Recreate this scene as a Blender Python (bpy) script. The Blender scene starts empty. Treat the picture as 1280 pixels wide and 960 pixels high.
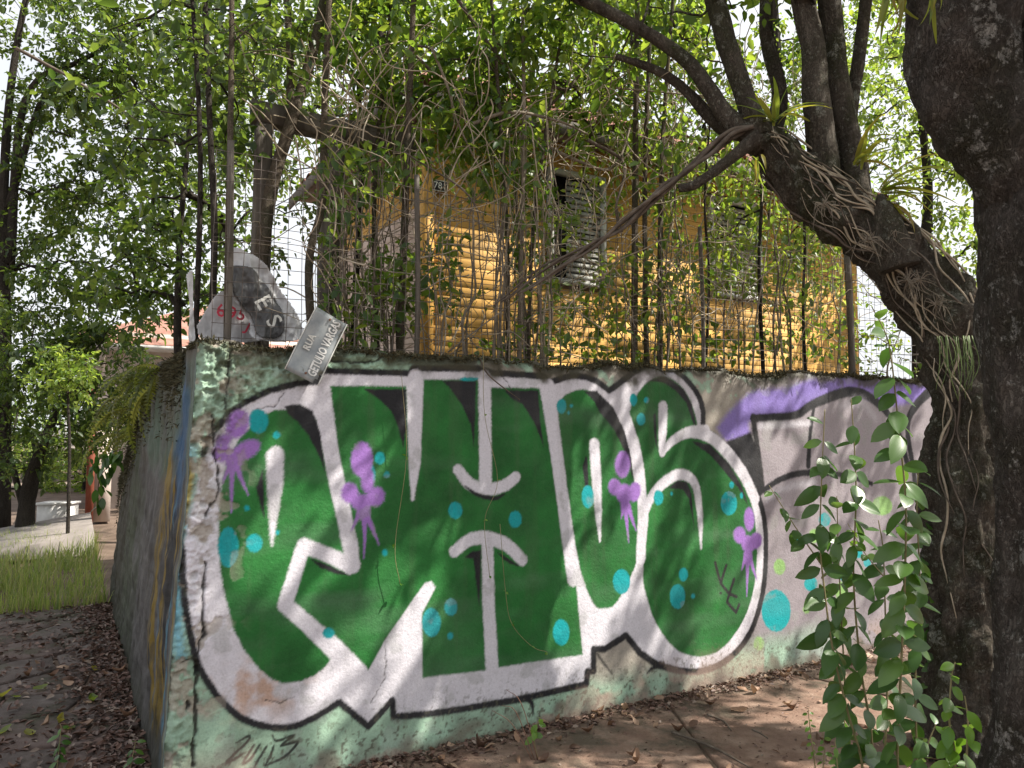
import bpy, bmesh, math, random
import numpy as np
from mathutils import Vector, Matrix, Quaternion

random.seed(11)
RNG = np.random.default_rng(11)
R = math.radians
scn = bpy.context.scene
COL = scn.collection

# ------------------------------------------------------------------ camera, light, exposure
EYE = 1.55
PITCH = R(3.7)
FOC = 950.0                                     # focal length in units of a 1280 wide picture
cam_d = bpy.data.cameras.new('camera')
cam_d.sensor_width = 36.0
cam_d.lens = 36.0 * FOC / 1280.0
cam_d.clip_start = 0.05
cam_d.clip_end = 3000
cam = bpy.data.objects.new('camera', cam_d)
cam.location = (0, 0, EYE)
cam.rotation_euler = (math.pi / 2 + PITCH, 0, 0)
COL.objects.link(cam)
scn.camera = cam

U = Vector((0.866, 0.5, 0))                     # along the painted wall, away to the right
B = Vector((-0.5, 0.866, 0))                    # into the plot behind it
G0 = -0.20                                      # level of the paving at the wall foot
C0 = Vector((-1.63, 3.67, 0))                   # foot of the wall corner
TO_SUN = (U * 0.56 - B * 0.36 + Vector((0, 0, 0.80))).normalized()
SUN_EL = math.asin(TO_SUN.z)
SUN_AZ = math.atan2(TO_SUN.x, TO_SUN.y)

world = bpy.data.worlds.new('World')
scn.world = world
world.use_nodes = True
wn = world.node_tree
for n in list(wn.nodes):
    wn.nodes.remove(n)
w_out = wn.nodes.new('ShaderNodeOutputWorld')
w_bg = wn.nodes.new('ShaderNodeBackground')
sky = wn.nodes.new('ShaderNodeTexSky')
sky.sky_type = 'NISHITA'
sky.sun_disc = False
sky.sun_elevation = SUN_EL
sky.sun_rotation = SUN_AZ
sky.air_density = 1.0
sky.dust_density = 6.0
sky.ozone_density = 0.6
w_cl = wn.nodes.new('ShaderNodeTexNoise')       # thin broken cloud over the whole sky
w_cl.inputs['Scale'].default_value = 2.2
w_cl.inputs['Detail'].default_value = 6
w_rp = wn.nodes.new('ShaderNodeMapRange')
w_rp.inputs['From Min'].default_value = 0.30
w_rp.inputs['From Max'].default_value = 0.55
w_rp.inputs['To Min'].default_value = 0.62
w_rp.inputs['To Max'].default_value = 0.9
w_mx = wn.nodes.new('ShaderNodeMix')
w_mx.data_type = 'RGBA'
w_mx.inputs[7].default_value = (9.0, 9.2, 9.6, 1)
w_bg.inputs['Strength'].default_value = 0.064
wn.links.new(w_cl.outputs['Fac'], w_rp.inputs['Value'])
wn.links.new(w_rp.outputs['Result'], w_mx.inputs[0])
wn.links.new(sky.outputs['Color'], w_mx.inputs[6])
wn.links.new(w_mx.outputs[2], w_bg.inputs['Color'])
wn.links.new(w_bg.outputs['Background'], w_out.inputs['Surface'])

sun_d = bpy.data.lights.new('sun', 'SUN')
sun_d.energy = 5.0
sun_d.angle = R(0.53)
sun_d.color = (1.0, 0.94, 0.84)
sun = bpy.data.objects.new('sun', sun_d)
sun.rotation_euler = TO_SUN.to_track_quat('Z', 'Y').to_euler()
sun.location = (4, 0, 12)
COL.objects.link(sun)

scn.view_settings.view_transform = 'Standard'
scn.view_settings.look = 'None'
scn.view_settings.gamma = 1.0
scn.view_settings.use_curve_mapping = False
scn.view_settings.exposure = 1.08
scn.cycles.max_bounces = 8
scn.cycles.transmission_bounces = 6
scn.cycles.transparent_max_bounces = 8

# ------------------------------------------------------------------ survey helpers
CP, SP = math.cos(PITCH), math.sin(PITCH)


def ray(px, py):
    a, b = (px - 640) / FOC, (480 - py) / FOC
    return Vector((a, CP - b * SP, SP + b * CP))


def at(px, py, depth):                          # point seen at px, py standing 'depth' metres ahead
    r = ray(px, py)
    return Vector((0, 0, EYE)) + r * (depth / r.y)


def P(s, d, z):
    return C0 + U * s + B * d + Vector((0, 0, z))


def on_d(px, py, d):                            # (s, z) on the plane parallel to the wall, d metres behind it
    r = ray(px, py)
    t = (d + C0.dot(B)) / r.dot(B)
    p = Vector((0, 0, EYE)) + r * t
    return (p - C0).dot(U), p.z


def on_ground(px, py, z=0.0):
    r = ray(px, py)
    t = (z - EYE) / r.z
    return Vector((0, 0, EYE)) + r * t


def sd(p):
    q = p - C0
    return q.dot(U), q.dot(B)


# ------------------------------------------------------------------ numpy noise
def _h(ix, iy, iz, seed):
    h = (ix.astype(np.int64) * 374761393 + iy.astype(np.int64) * 668265263 + iz.astype(np.int64) * 1440662683 + seed * 974634777) & 0xFFFFFFFF
    h = ((h ^ (h >> 13)) * 1274126177) & 0xFFFFFFFF
    h = (h ^ (h >> 16)) & 0xFFFFFFFF
    return h.astype(np.float64) / 4294967295.0


def vnoise(x, y, z=None, seed=0):
    x = np.asarray(x, float); y = np.asarray(y, float)
    z = np.zeros_like(x) if z is None else np.asarray(z, float)
    ix, iy, iz = np.floor(x), np.floor(y), np.floor(z)
    fx, fy, fz = x - ix, y - iy, z - iz
    fx = fx * fx * (3 - 2 * fx); fy = fy * fy * (3 - 2 * fy); fz = fz * fz * (3 - 2 * fz)
    o = 0
    for a in (0, 1):
        for b in (0, 1):
            for c in (0, 1):
                w = (fx if a else 1 - fx) * (fy if b else 1 - fy) * (fz if c else 1 - fz)
                o = o + w * _h(ix + a, iy + b, iz + c, seed)
    return o


def fbm(x, y, z=None, seed=0, octv=4):
    a, o, t = 1.0, 0, 0
    x = np.asarray(x, float); y = np.asarray(y, float)
    z = np.zeros_like(x) if z is None else np.asarray(z, float)
    for k in range(octv):
        o = o + a * vnoise(x * 2 ** k + 7.3 * k, y * 2 ** k + 3.1 * k, z * 2 ** k, seed + k)
        t += a
        a *= 0.5
    return o / t


def sstep(a, b, x):
    t = np.clip((x - a) / (b - a), 0, 1)
    return t * t * (3 - 2 * t)


# ------------------------------------------------------------------ materials
MATS = {}


def nodes_of(name):
    m = bpy.data.materials.new(name)
    m.use_nodes = True
    nt = m.node_tree
    bs = nt.nodes['Principled BSDF']
    return m, nt, bs


def lk(nt, a, b):
    nt.links.new(a, b)


def tex_coord(nt, scale=(1, 1, 1), kind='Object'):
    c = nt.nodes.new('ShaderNodeTexCoord')
    mp = nt.nodes.new('ShaderNodeMapping')
    mp.inputs['Scale'].default_value = scale
    lk(nt, c.outputs[kind], mp.inputs['Vector'])
    return mp.outputs['Vector']


def noise(nt, vec, scale, detail=5, rough=0.6):
    n = nt.nodes.new('ShaderNodeTexNoise')
    n.inputs['Scale'].default_value = scale
    n.inputs['Detail'].default_value = detail
    n.inputs['Roughness'].default_value = rough
    if vec is not None:
        lk(nt, vec, n.inputs['Vector'])
    return n.outputs['Fac']


def ramp(nt, fac, stops):
    r = nt.nodes.new('ShaderNodeValToRGB')
    el = r.color_ramp.elements
    while len(el) < len(stops):
        el.new(0.5)
    for e, (p, c) in zip(el, stops):
        e.position = p
        e.color = (c[0], c[1], c[2], 1)
    lk(nt, fac, r.inputs['Fac'])
    return r.outputs['Color']


def bump(nt, bs, height, strength=0.4, dist=0.01):
    b = nt.nodes.new('ShaderNodeBump')
    b.inputs['Strength'].default_value = strength
    b.inputs['Distance'].default_value = dist
    lk(nt, height, b.inputs['Height'])
    lk(nt, b.outputs['Normal'], bs.inputs['Normal'])


def mixc(nt, fac, a, b):
    m = nt.nodes.new('ShaderNodeMix')
    m.data_type = 'RGBA'
    if isinstance(fac, float):
        m.inputs[0].default_value = fac
    else:
        lk(nt, fac, m.inputs[0])
    for v, i in ((a, 6), (b, 7)):
        if isinstance(v, tuple):
            m.inputs[i].default_value = (v[0], v[1], v[2], 1)
        else:
            lk(nt, v, m.inputs[i])
    return m.outputs[2]


def simple(name, stops, scale=8, rough=0.85, bmp=0.3, bscale=40, stretch=(1, 1, 1), metallic=0.0, dist=0.01, kind='Object'):
    m, nt, bs = nodes_of(name)
    v = tex_coord(nt, stretch, kind)
    lk(nt, ramp(nt, noise(nt, v, scale), stops), bs.inputs['Base Color'])
    bs.inputs['Roughness'].default_value = rough
    bs.inputs['Metallic'].default_value = metallic
    if bmp:
        bump(nt, bs, noise(nt, v, bscale), bmp, dist)
    MATS[name] = m
    return m


def leaf_mat(name, cols, trans, rough=0.42, tmix=0.5, veins=False):
    m, nt, bs = nodes_of(name)
    g = nt.nodes.new('ShaderNodeNewGeometry')
    oi = nt.nodes.new('ShaderNodeObjectInfo')
    ad = nt.nodes.new('ShaderNodeMath')
    ad.operation = 'ADD'
    lk(nt, g.outputs['Random Per Island'], ad.inputs[0])
    lk(nt, oi.outputs['Random'], ad.inputs[1])
    fr = nt.nodes.new('ShaderNodeMath')
    fr.operation = 'FRACT'
    lk(nt, ad.outputs[0], fr.inputs[0])
    col = ramp(nt, fr.outputs[0], [(i / (len(cols) - 1), c) for i, c in enumerate(cols)])
    tcol = ramp(nt, fr.outputs[0], [(i / (len(trans) - 1), c) for i, c in enumerate(trans)])
    lk(nt, col, bs.inputs['Base Color'])
    bs.inputs['Roughness'].default_value = rough
    if veins:
        v = tex_coord(nt, (1, 1, 1))
        w = nt.nodes.new('ShaderNodeTexWave')
        w.inputs['Scale'].default_value = 60
        w.inputs['Distortion'].default_value = 2
        lk(nt, v, w.inputs['Vector'])
        bump(nt, bs, w.outputs['Fac'], 0.12, 0.002)
    tr = nt.nodes.new('ShaderNodeBsdfTranslucent')
    lk(nt, tcol, tr.inputs['Color'])
    mx = nt.nodes.new('ShaderNodeMixShader')
    mx.inputs['Fac'].default_value = tmix
    lk(nt, bs.outputs[0], mx.inputs[1])
    lk(nt, tr.outputs[0], mx.inputs[2])
    lk(nt, mx.outputs[0], nt.nodes['Material Output'].inputs['Surface'])
    MATS[name] = m
    return m


def bark_mat(name, c0, c1, c2, lichen=None, moss=None, scale=9.0, stretch=(1, 1, 0.25), bstr=0.9):
    m, nt, bs = nodes_of(name)
    v = tex_coord(nt, stretch)
    vi = tex_coord(nt)
    n1 = noise(nt, v, scale, 9, 0.72)
    n2 = noise(nt, vi, scale * 6, 8, 0.75)
    vo = nt.nodes.new('ShaderNodeTexVoronoi')
    vo.feature = 'DISTANCE_TO_EDGE'
    vo.inputs['Scale'].default_value = scale * 5.5
    dv = nt.nodes.new('ShaderNodeVectorMath')
    dv.operation = 'ADD'
    sc_ = nt.nodes.new('ShaderNodeVectorMath')
    sc_.operation = 'SCALE'
    sc_.inputs['Scale'].default_value = 0.22
    nz = nt.nodes.new('ShaderNodeTexNoise')
    nz.inputs['Scale'].default_value = scale * 2
    nz.inputs['Detail'].default_value = 6
    lk(nt, v, nz.inputs['Vector'])
    lk(nt, nz.outputs['Color'], sc_.inputs[0])
    lk(nt, v, dv.inputs[0])
    lk(nt, sc_.outputs[0], dv.inputs[1])
    lk(nt, dv.outputs[0], vo.inputs['Vector'])
    plate = ramp(nt, vo.outputs['Distance'], [(0.0, (0, 0, 0)), (0.22, (1, 1, 1))])
    col = ramp(nt, n1, [(0.3, c0), (0.52, c1), (0.72, c2)])
    col = mixc(nt, ramp(nt, n2, [(0.45, (0, 0, 0)), (0.7, (0.65, 0.65, 0.65))]), col, c2)
    if moss:
        col = mixc(nt, ramp(nt, noise(nt, vi, 3.0, 8, 0.7), [(0.48, (0, 0, 0)), (0.60, (0.8, 0.8, 0.8))]), col, moss)
    if lichen:
        col = mixc(nt, ramp(nt, noise(nt, vi, 6.0, 10, 0.82), [(0.565, (0, 0, 0)), (0.60, (0.75, 0.75, 0.75))]), col, lichen)
        col = mixc(nt, ramp(nt, noise(nt, vi, 34.0, 6, 0.8), [(0.575, (0, 0, 0)), (0.62, (0.6, 0.6, 0.6))]), col, lichen)
    lk(nt, mixc(nt, 0.35, col, mixc(nt, plate, c0, col)), bs.inputs['Base Color'])
    bs.inputs['Roughness'].default_value = 0.92
    bs.inputs['Specular IOR Level'].default_value = 0.2
    b1 = nt.nodes.new('ShaderNodeBump')
    b1.inputs['Strength'].default_value = bstr
    b1.inputs['Distance'].default_value = 0.02
    lk(nt, plate, b1.inputs['Height'])
    b2 = nt.nodes.new('ShaderNodeBump')
    b2.inputs['Strength'].default_value = 1.0
    b2.inputs['Distance'].default_value = 0.02
    lk(nt, noise(nt, vi, scale * 5, 10, 0.78), b2.inputs['Height'])
    lk(nt, b1.outputs['Normal'], b2.inputs['Normal'])
    lk(nt, b2.outputs['Normal'], bs.inputs['Normal'])
    MATS[name] = m
    return m


simple('earth', [(0.3, (0.07, 0.045, 0.03)), (0.55, (0.13, 0.09, 0.065)), (0.75, (0.19, 0.14, 0.11))], 3, 0.95, 0.6, 60)
simple('plot_soil', [(0.3, (0.04, 0.03, 0.018)), (0.6, (0.09, 0.065, 0.04)), (0.8, (0.12, 0.10, 0.05))], 5, 0.95, 0.6, 60)
simple('asphalt', [(0.3, (0.24, 0.18, 0.15)), (0.7, (0.36, 0.28, 0.24))], 2, 0.9, 0.3, 80)
simple('ramp_concrete', [(0.3, (0.13, 0.115, 0.105)), (0.7, (0.22, 0.195, 0.18))], 4, 0.9, 0.3, 60)
simple('wood_grey', [(0.3, (0.055, 0.045, 0.036)), (0.55, (0.10, 0.085, 0.068)), (0.75, (0.17, 0.15, 0.125))], 14, 0.85, 0.6, 50, (1, 1, 0.15))
m, nt, bs = nodes_of('plank_yellow')
oi_ = nt.nodes.new('ShaderNodeObjectInfo')
ge_ = nt.nodes.new('ShaderNodeNewGeometry')
v = tex_coord(nt, (0.6, 6, 6))
c = ramp(nt, noise(nt, v, 5, 6), [(0.25, (0.38, 0.195, 0.035)), (0.5, (0.53, 0.29, 0.06)), (0.78, (0.60, 0.36, 0.095))])
c = mixc(nt, ramp(nt, oi_.outputs['Random'], [(0, (0, 0, 0)), (1, (0.4, 0.4, 0.4))]), c, (0.42, 0.24, 0.06))
c = mixc(nt, ramp(nt, noise(nt, ge_.outputs['Position'], 2.6, 7, 0.75), [(0.52, (0, 0, 0)), (0.72, (0.75, 0.75, 0.75))]), c, (0.16, 0.115, 0.055))
c = mixc(nt, ramp(nt, noise(nt, v, 22, 4, 0.7), [(0.66, (0, 0, 0)), (0.70, (0.8, 0.8, 0.8))]), c, (0.30, 0.25, 0.19))
lk(nt, c, bs.inputs['Base Color'])
bs.inputs['Roughness'].default_value = 0.75
bump(nt, bs, noise(nt, v, 30, 6), 0.3, 0.006)
MATS['plank_yellow'] = m
simple('plank_pale', [(0.25, (0.36, 0.25, 0.19)), (0.5, (0.52, 0.40, 0.33)), (0.8, (0.60, 0.49, 0.42))], 6, 0.8, 0.25, 70)
simple('plank_brown', [(0.25, (0.13, 0.08, 0.05)), (0.5, (0.22, 0.14, 0.09)), (0.8, (0.30, 0.20, 0.14))], 6, 0.8, 0.25, 70)
simple('roof_clay', [(0.25, (0.16, 0.07, 0.05)), (0.5, (0.32, 0.15, 0.11)), (0.8, (0.42, 0.25, 0.20))], 3, 0.9, 0.4, 50)
simple('paint_white', [(0.3, (0.55, 0.54, 0.52)), (0.7, (0.75, 0.74, 0.72))], 6, 0.6, 0.15, 60)
simple('paint_grey', [(0.3, (0.33, 0.33, 0.32)), (0.7, (0.5, 0.5, 0.48))], 6, 0.6, 0.15, 60)
simple('shutter_paint', [(0.3, (0.20, 0.195, 0.18)), (0.7, (0.36, 0.355, 0.33))], 9, 0.7, 0.2, 60)
simple('dark_void', [(0.3, (0.008, 0.008, 0.009)), (0.7, (0.015, 0.015, 0.016))], 6, 0.25, 0)
simple('wire', [(0.3, (0.07, 0.055, 0.045)), (0.7, (0.2, 0.17, 0.15))], 20, 0.6, 0, metallic=0.5)
simple('rust', [(0.3, (0.11, 0.05, 0.03)), (0.7, (0.24, 0.13, 0.09))], 20, 0.85, 0.3, 60)
simple('twig', [(0.3, (0.10, 0.08, 0.055)), (0.55, (0.20, 0.165, 0.125)), (0.8, (0.36, 0.31, 0.25))], 12, 0.9, 0.3, 60)
simple('vine_pale', [(0.3, (0.20, 0.16, 0.11)), (0.55, (0.36, 0.30, 0.22)), (0.8, (0.5, 0.44, 0.34))], 12, 0.85, 0.3, 60)
simple('vine_dark', [(0.3, (0.05, 0.036, 0.026)), (0.55, (0.11, 0.085, 0.065)), (0.8, (0.2, 0.17, 0.14))], 12, 0.9, 0.5, 60)
simple('green_stem', [(0.3, (0.16, 0.13, 0.06)), (0.7, (0.27, 0.24, 0.11))], 12, 0.6, 0.1, 60)
simple('green_string', [(0.3, (0.06, 0.10, 0.025)), (0.7, (0.14, 0.19, 0.05))], 12, 0.6, 0.1, 60)
simple('plastic_white', [(0.3, (0.30, 0.30, 0.30)), (0.55, (0.48, 0.48, 0.49)), (0.75, (0.62, 0.62, 0.63))], 7, 0.4, 0.4, 22)
simple('lettering_red', [(0.3, (0.45, 0.02, 0.05)), (0.7, (0.6, 0.04, 0.08))], 8, 0.6, 0)
simple('lettering_pale', [(0.35, (0.45, 0.45, 0.41)), (0.7, (0.74, 0.74, 0.70))], 30, 0.6, 0)
simple('lettering_white', [(0.3, (0.6, 0.6, 0.58)), (0.7, (0.75, 0.75, 0.72))], 8, 0.6, 0)
simple('plate_black', [(0.3, (0.012, 0.013, 0.017)), (0.7, (0.03, 0.03, 0.035))], 8, 0.4, 0)
simple('house_wall', [(0.3, (0.5, 0.42, 0.37)), (0.7, (0.66, 0.58, 0.52))], 3, 0.9, 0.2, 50)
simple('red_post', [(0.3, (0.20, 0.05, 0.03)), (0.7, (0.30, 0.09, 0.05))], 6, 0.7, 0.1, 50)
simple('moss', [(0.3, (0.022, 0.02, 0.011)), (0.5, (0.06, 0.055, 0.024)), (0.75, (0.12, 0.10, 0.055))], 30, 0.95, 0.6, 90)
bark_mat('bark_big', (0.02, 0.016, 0.013), (0.065, 0.054, 0.046), (0.16, 0.14, 0.12), lichen=(0.34, 0.33, 0.30), moss=(0.028, 0.026, 0.014), scale=8, stretch=(1, 1, 0.45))
bark_mat('bark_lean', (0.03, 0.024, 0.018), (0.095, 0.078, 0.062), (0.21, 0.18, 0.145), lichen=(0.33, 0.33, 0.28), moss=(0.05, 0.052, 0.024), scale=10)
bark_mat('bark_stem', (0.07, 0.05, 0.035), (0.145, 0.115, 0.085), (0.26, 0.22, 0.17), moss=(0.09, 0.10, 0.06), scale=14)
bark_mat('bark_dark', (0.02, 0.017, 0.014), (0.05, 0.042, 0.035), (0.10, 0.085, 0.07), scale=9)
leaf_mat('leaf_mid', [(0.022, 0.055, 0.014), (0.04, 0.09, 0.022), (0.06, 0.12, 0.028), (0.085, 0.14, 0.035)],
         [(0.14, 0.26, 0.025), (0.24, 0.38, 0.035), (0.36, 0.48, 0.045), (0.46, 0.54, 0.06)])
leaf_mat('leaf_dark', [(0.02, 0.042, 0.016), (0.032, 0.058, 0.02), (0.042, 0.074, 0.024), (0.06, 0.09, 0.03)],
         [(0.08, 0.15, 0.02), (0.13, 0.21, 0.025), (0.19, 0.28, 0.03), (0.28, 0.36, 0.05)])
leaf_mat('leaf_lime', [(0.05, 0.10, 0.02), (0.08, 0.14, 0.025), (0.11, 0.17, 0.03), (0.13, 0.18, 0.04)],
         [(0.26, 0.42, 0.05), (0.36, 0.5, 0.06), (0.44, 0.56, 0.08), (0.5, 0.56, 0.10)])
leaf_mat('leaf_sapling', [(0.032, 0.080, 0.018), (0.046, 0.105, 0.023), (0.075, 0.145, 0.028)],
         [(0.10, 0.25, 0.03), (0.15, 0.32, 0.04), (0.22, 0.40, 0.045)], rough=0.33, tmix=0.26, veins=True)
leaf_mat('leaf_bright', [(0.055, 0.14, 0.015), (0.075, 0.17, 0.02), (0.10, 0.20, 0.025)],
         [(0.22, 0.44, 0.03), (0.28, 0.5, 0.04), (0.34, 0.54, 0.05)], rough=0.32, tmix=0.4, veins=True)
leaf_mat('leaf_strap', [(0.07, 0.12, 0.02), (0.11, 0.15, 0.02), (0.17, 0.18, 0.025), (0.21, 0.16, 0.03)],
         [(0.28, 0.42, 0.04), (0.4, 0.46, 0.05), (0.52, 0.5, 0.06), (0.5, 0.4, 0.06)], rough=0.4, tmix=0.45)
leaf_mat('grass', [(0.09, 0.14, 0.03), (0.14, 0.19, 0.04), (0.20, 0.22, 0.07), (0.26, 0.24, 0.12)],
         [(0.22, 0.34, 0.05), (0.34, 0.44, 0.08), (0.42, 0.46, 0.12), (0.45, 0.42, 0.18)], rough=0.5)
leaf_mat('fern_leaf', [(0.07, 0.095, 0.02), (0.10, 0.12, 0.025), (0.14, 0.14, 0.03)],
         [(0.28, 0.34, 0.05), (0.36, 0.4, 0.06), (0.42, 0.42, 0.08)], rough=0.5)
leaf_mat('leaf_dry', [(0.07, 0.035, 0.022), (0.16, 0.085, 0.05), (0.26, 0.15, 0.09), (0.38, 0.26, 0.18), (0.11, 0.055, 0.035)],
         [(0.14, 0.07, 0.03), (0.26, 0.14, 0.07), (0.3, 0.18, 0.1), (0.34, 0.24, 0.14), (0.2, 0.1, 0.05)], rough=0.65, tmix=0.15)
leaf_mat('leaf_litter', [(0.05, 0.028, 0.02), (0.11, 0.06, 0.045), (0.17, 0.10, 0.075), (0.07, 0.04, 0.03), (0.32, 0.25, 0.20)],
         [(0.08, 0.04, 0.02), (0.14, 0.07, 0.04), (0.2, 0.11, 0.06), (0.1, 0.05, 0.03), (0.24, 0.17, 0.12)], rough=0.6, tmix=0.12)


def stone_mat(name, cols, moss=(0.045, 0.05, 0.02), mossamt=0.55):
    m, nt, bs = nodes_of(name)
    v = tex_coord(nt, (1, 1, 1), 'Object')
    oi = nt.nodes.new('ShaderNodeObjectInfo')
    ge = nt.nodes.new('ShaderNodeNewGeometry')
    n1 = noise(nt, ge.outputs['Position'], 5.0, 7, 0.65)
    col = ramp(nt, n1, [(0.3, cols[0]), (0.5, cols[1]), (0.7, cols[2])])
    col = mixc(nt, ramp(nt, oi.outputs['Random'], [(0, (0, 0, 0)), (1, (0.35, 0.35, 0.35))]), col, cols[3])
    col = mixc(nt, ramp(nt, noise(nt, ge.outputs['Position'], 2.3, 6, 0.7), [(mossamt, (0, 0, 0)), (mossamt + 0.12, (0.8, 0.8, 0.8))]), col, moss)
    lk(nt, col, bs.inputs['Base Color'])
    bs.inputs['Roughness'].default_value = 0.85
    bump(nt, bs, noise(nt, ge.outputs['Position'], 24, 10, 0.75), 0.9, 0.02)
    MATS[name] = m


stone_mat('flagstone', [(0.055, 0.042, 0.036), (0.10, 0.08, 0.07), (0.17, 0.145, 0.13), (0.13, 0.07, 0.055)], mossamt=0.50)
stone_mat('concrete_slab', [(0.095, 0.06, 0.042), (0.205, 0.142, 0.105), (0.33, 0.25, 0.195), (0.23, 0.10, 0.06)], moss=(0.06, 0.05, 0.03), mossamt=0.50)

# the painted plaster reads its colours from the wall mesh itself
m, nt, bs = nodes_of('painted_plaster')
ca = nt.nodes.new('ShaderNodeAttribute')
ca.attribute_name = 'paint'
vv = tex_coord(nt)
fine = noise(nt, vv, 90, 5, 0.7)
mul = nt.nodes.new('ShaderNodeMix')
mul.data_type = 'RGBA'
mul.blend_type = 'MULTIPLY'
mul.inputs[0].default_value = 0.55
lk(nt, ca.outputs['Color'], mul.inputs[6])
lk(nt, ramp(nt, fine, [(0.28, (0.62, 0.62, 0.62)), (0.55, (1, 1, 1))]), mul.inputs[7])
lk(nt, mul.outputs[2], bs.inputs['Base Color'])
bs.inputs['Roughness'].default_value = 0.7
bs.inputs['Specular IOR Level'].default_value = 0.3
bump(nt, bs, noise(nt, vv, 70, 6, 0.65), 0.55, 0.006)
MATS['painted_plaster'] = m

# printed banner: pale sheet with a grey printed field
m, nt, bs = nodes_of('banner_print')
v = tex_coord(nt)
sep = nt.nodes.new('ShaderNodeSeparateXYZ')
lk(nt, v, sep.inputs[0])
lk(nt, ramp(nt, noise(nt, v, 7, 5), [(0.3, (0.045, 0.045, 0.047)), (0.7, (0.11, 0.11, 0.11))]), bs.inputs['Base Color'])
bs.inputs['Roughness'].default_value = 0.5
MATS['banner_print'] = m
# weathered aluminium sign
m, nt, bs = nodes_of('sign_metal')
v = tex_coord(nt)
c = ramp(nt, noise(nt, v, 9, 6), [(0.3, (0.20, 0.23, 0.25)), (0.55, (0.34, 0.36, 0.36)), (0.8, (0.47, 0.48, 0.46))])
c = mixc(nt, ramp(nt, noise(nt, v, 14, 5), [(0.56, (0, 0, 0)), (0.66, (0.8, 0.8, 0.8))]), c, (0.09, 0.085, 0.05))
lk(nt, c, bs.inputs['Base Color'])
bs.inputs['Roughness'].default_value = 0.5
bs.inputs['Metallic'].default_value = 0.25
MATS['sign_metal'] = m


# ------------------------------------------------------------------ object helpers
def link(name, me, mat=None, parent=None, kind=None):
    o = bpy.data.objects.new(name, me)
    COL.objects.link(o)
    if mat and me is not None and len(me.materials) == 0:
        me.materials.append(MATS[mat])
    if parent is not None:
        o.parent = parent
    if kind:
        o['kind'] = kind
    return o


def tag(o, label, cat, group=None):
    o['label'] = label
    o['category'] = cat
    if group:
        o['group'] = group
    return o


def thing(name, label, cat, loc=(0, 0, 0), group=None):
    o = bpy.data.objects.new(name, None)
    o.empty_display_size = 0.1
    o.location = loc
    COL.objects.link(o)
    return tag(o, label, cat, group)


def mesh_np(name, V, quads=None, tris=None, smooth=False):
    V = np.asarray(V, np.float32).reshape(-1, 3)
    me = bpy.data.meshes.new(name)
    loops, starts, tot = [], [], 0
    if quads is not None and len(quads):
        q = np.asarray(quads, np.int32).reshape(-1, 4)
        loops.append(q.ravel())
        starts.append(np.arange(len(q)) * 4)
        tot += q.size
    if tris is not None and len(tris):
        t = np.asarray(tris, np.int32).reshape(-1, 3)
        loops.append(t.ravel())
        starts.append(tot + np.arange(len(t)) * 3)
    L = np.concatenate(loops)
    S = np.concatenate(starts)
    me.vertices.add(len(V))
    me.vertices.foreach_set('co', V.ravel())
    me.loops.add(len(L))
    me.loops.foreach_set('vertex_index', L.astype(np.int32))
    me.polygons.add(len(S))
    me.polygons.foreach_set('loop_start', S.astype(np.int32))
    me.update(calc_edges=True)
    me.validate()
    if smooth:
        me.polygons.foreach_set('use_smooth', np.ones(len(me.polygons), bool))
    return me


class MB:
    """collects boxes and tubes into one mesh"""
    def __init__(self):
        self.v, self.q, self.t, self.n = [], [], [], 0

    def add(self, v, q=None, t=None):
        v = np.asarray(v, float).reshape(-1, 3)
        if q is not None and len(q):
            self.q.append(np.asarray(q, int).reshape(-1, 4) + self.n)
        if t is not None and len(t):
            self.t.append(np.asarray(t, int).reshape(-1, 3) + self.n)
        self.v.append(v)
        self.n += len(v)

    def box(self, p0, ex, ey, ez):              # corner and three edge vectors
        p0, ex, ey, ez = [np.array(a, float) for a in (p0, ex, ey, ez)]
        v = [p0 + a * ex + b * ey + c * ez for c in (0, 1) for b in (0, 1) for a in (0, 1)]
        q = [(0, 2, 3, 1), (4, 5, 7, 6), (0, 1, 5, 4), (2, 6, 7, 3), (0, 4, 6, 2), (1, 3, 7, 5)]
        if np.dot(np.cross(ex, ey), ez) < 0:
            q = [tuple(reversed(f)) for f in q]
        self.add(v, q)

    def tube(self, pts, rad, n=6, per=4, amp=0.0, freq=6.0, seed=0, cap=True):
        V, Q, T = tube_np(pts, rad, n, per, amp, freq, seed, cap)
        self.add(V, Q, T)

    def mesh(self, name, smooth=False):
        return mesh_np(name, np.concatenate(self.v), np.concatenate(self.q) if self.q else None,
                       np.concatenate(self.t) if self.t else None, smooth)

    def build(self, name, mat, parent=None, smooth=False, kind=None):
        return link(name, self.mesh(name, smooth), mat, parent, kind)


def spline(pts, per):
    p = np.array([tuple(a) for a in pts], float)
    if len(p) < 3 or per <= 1:
        k = max(1, per)
        t = np.linspace(0, len(p) - 1, (len(p) - 1) * k + 1)
        i = np.minimum(t.astype(int), len(p) - 2)
        f = (t - i)[:, None]
        return p[i] * (1 - f) + p[i + 1] * f
    e = np.vstack([2 * p[0] - p[1], p, 2 * p[-1] - p[-2]])
    out = []
    for i in range(len(p) - 1):
        a, b, c, d = e[i], e[i + 1], e[i + 2], e[i + 3]
        for k in range(per):
            t = k / per
            out.append(0.5 * (2 * b + (c - a) * t + (2 * a - 5 * b + 4 * c - d) * t * t + (3 * b - a - 3 * c + d) * t ** 3))
    out.append(p[-1])
    return np.array(out)


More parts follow.
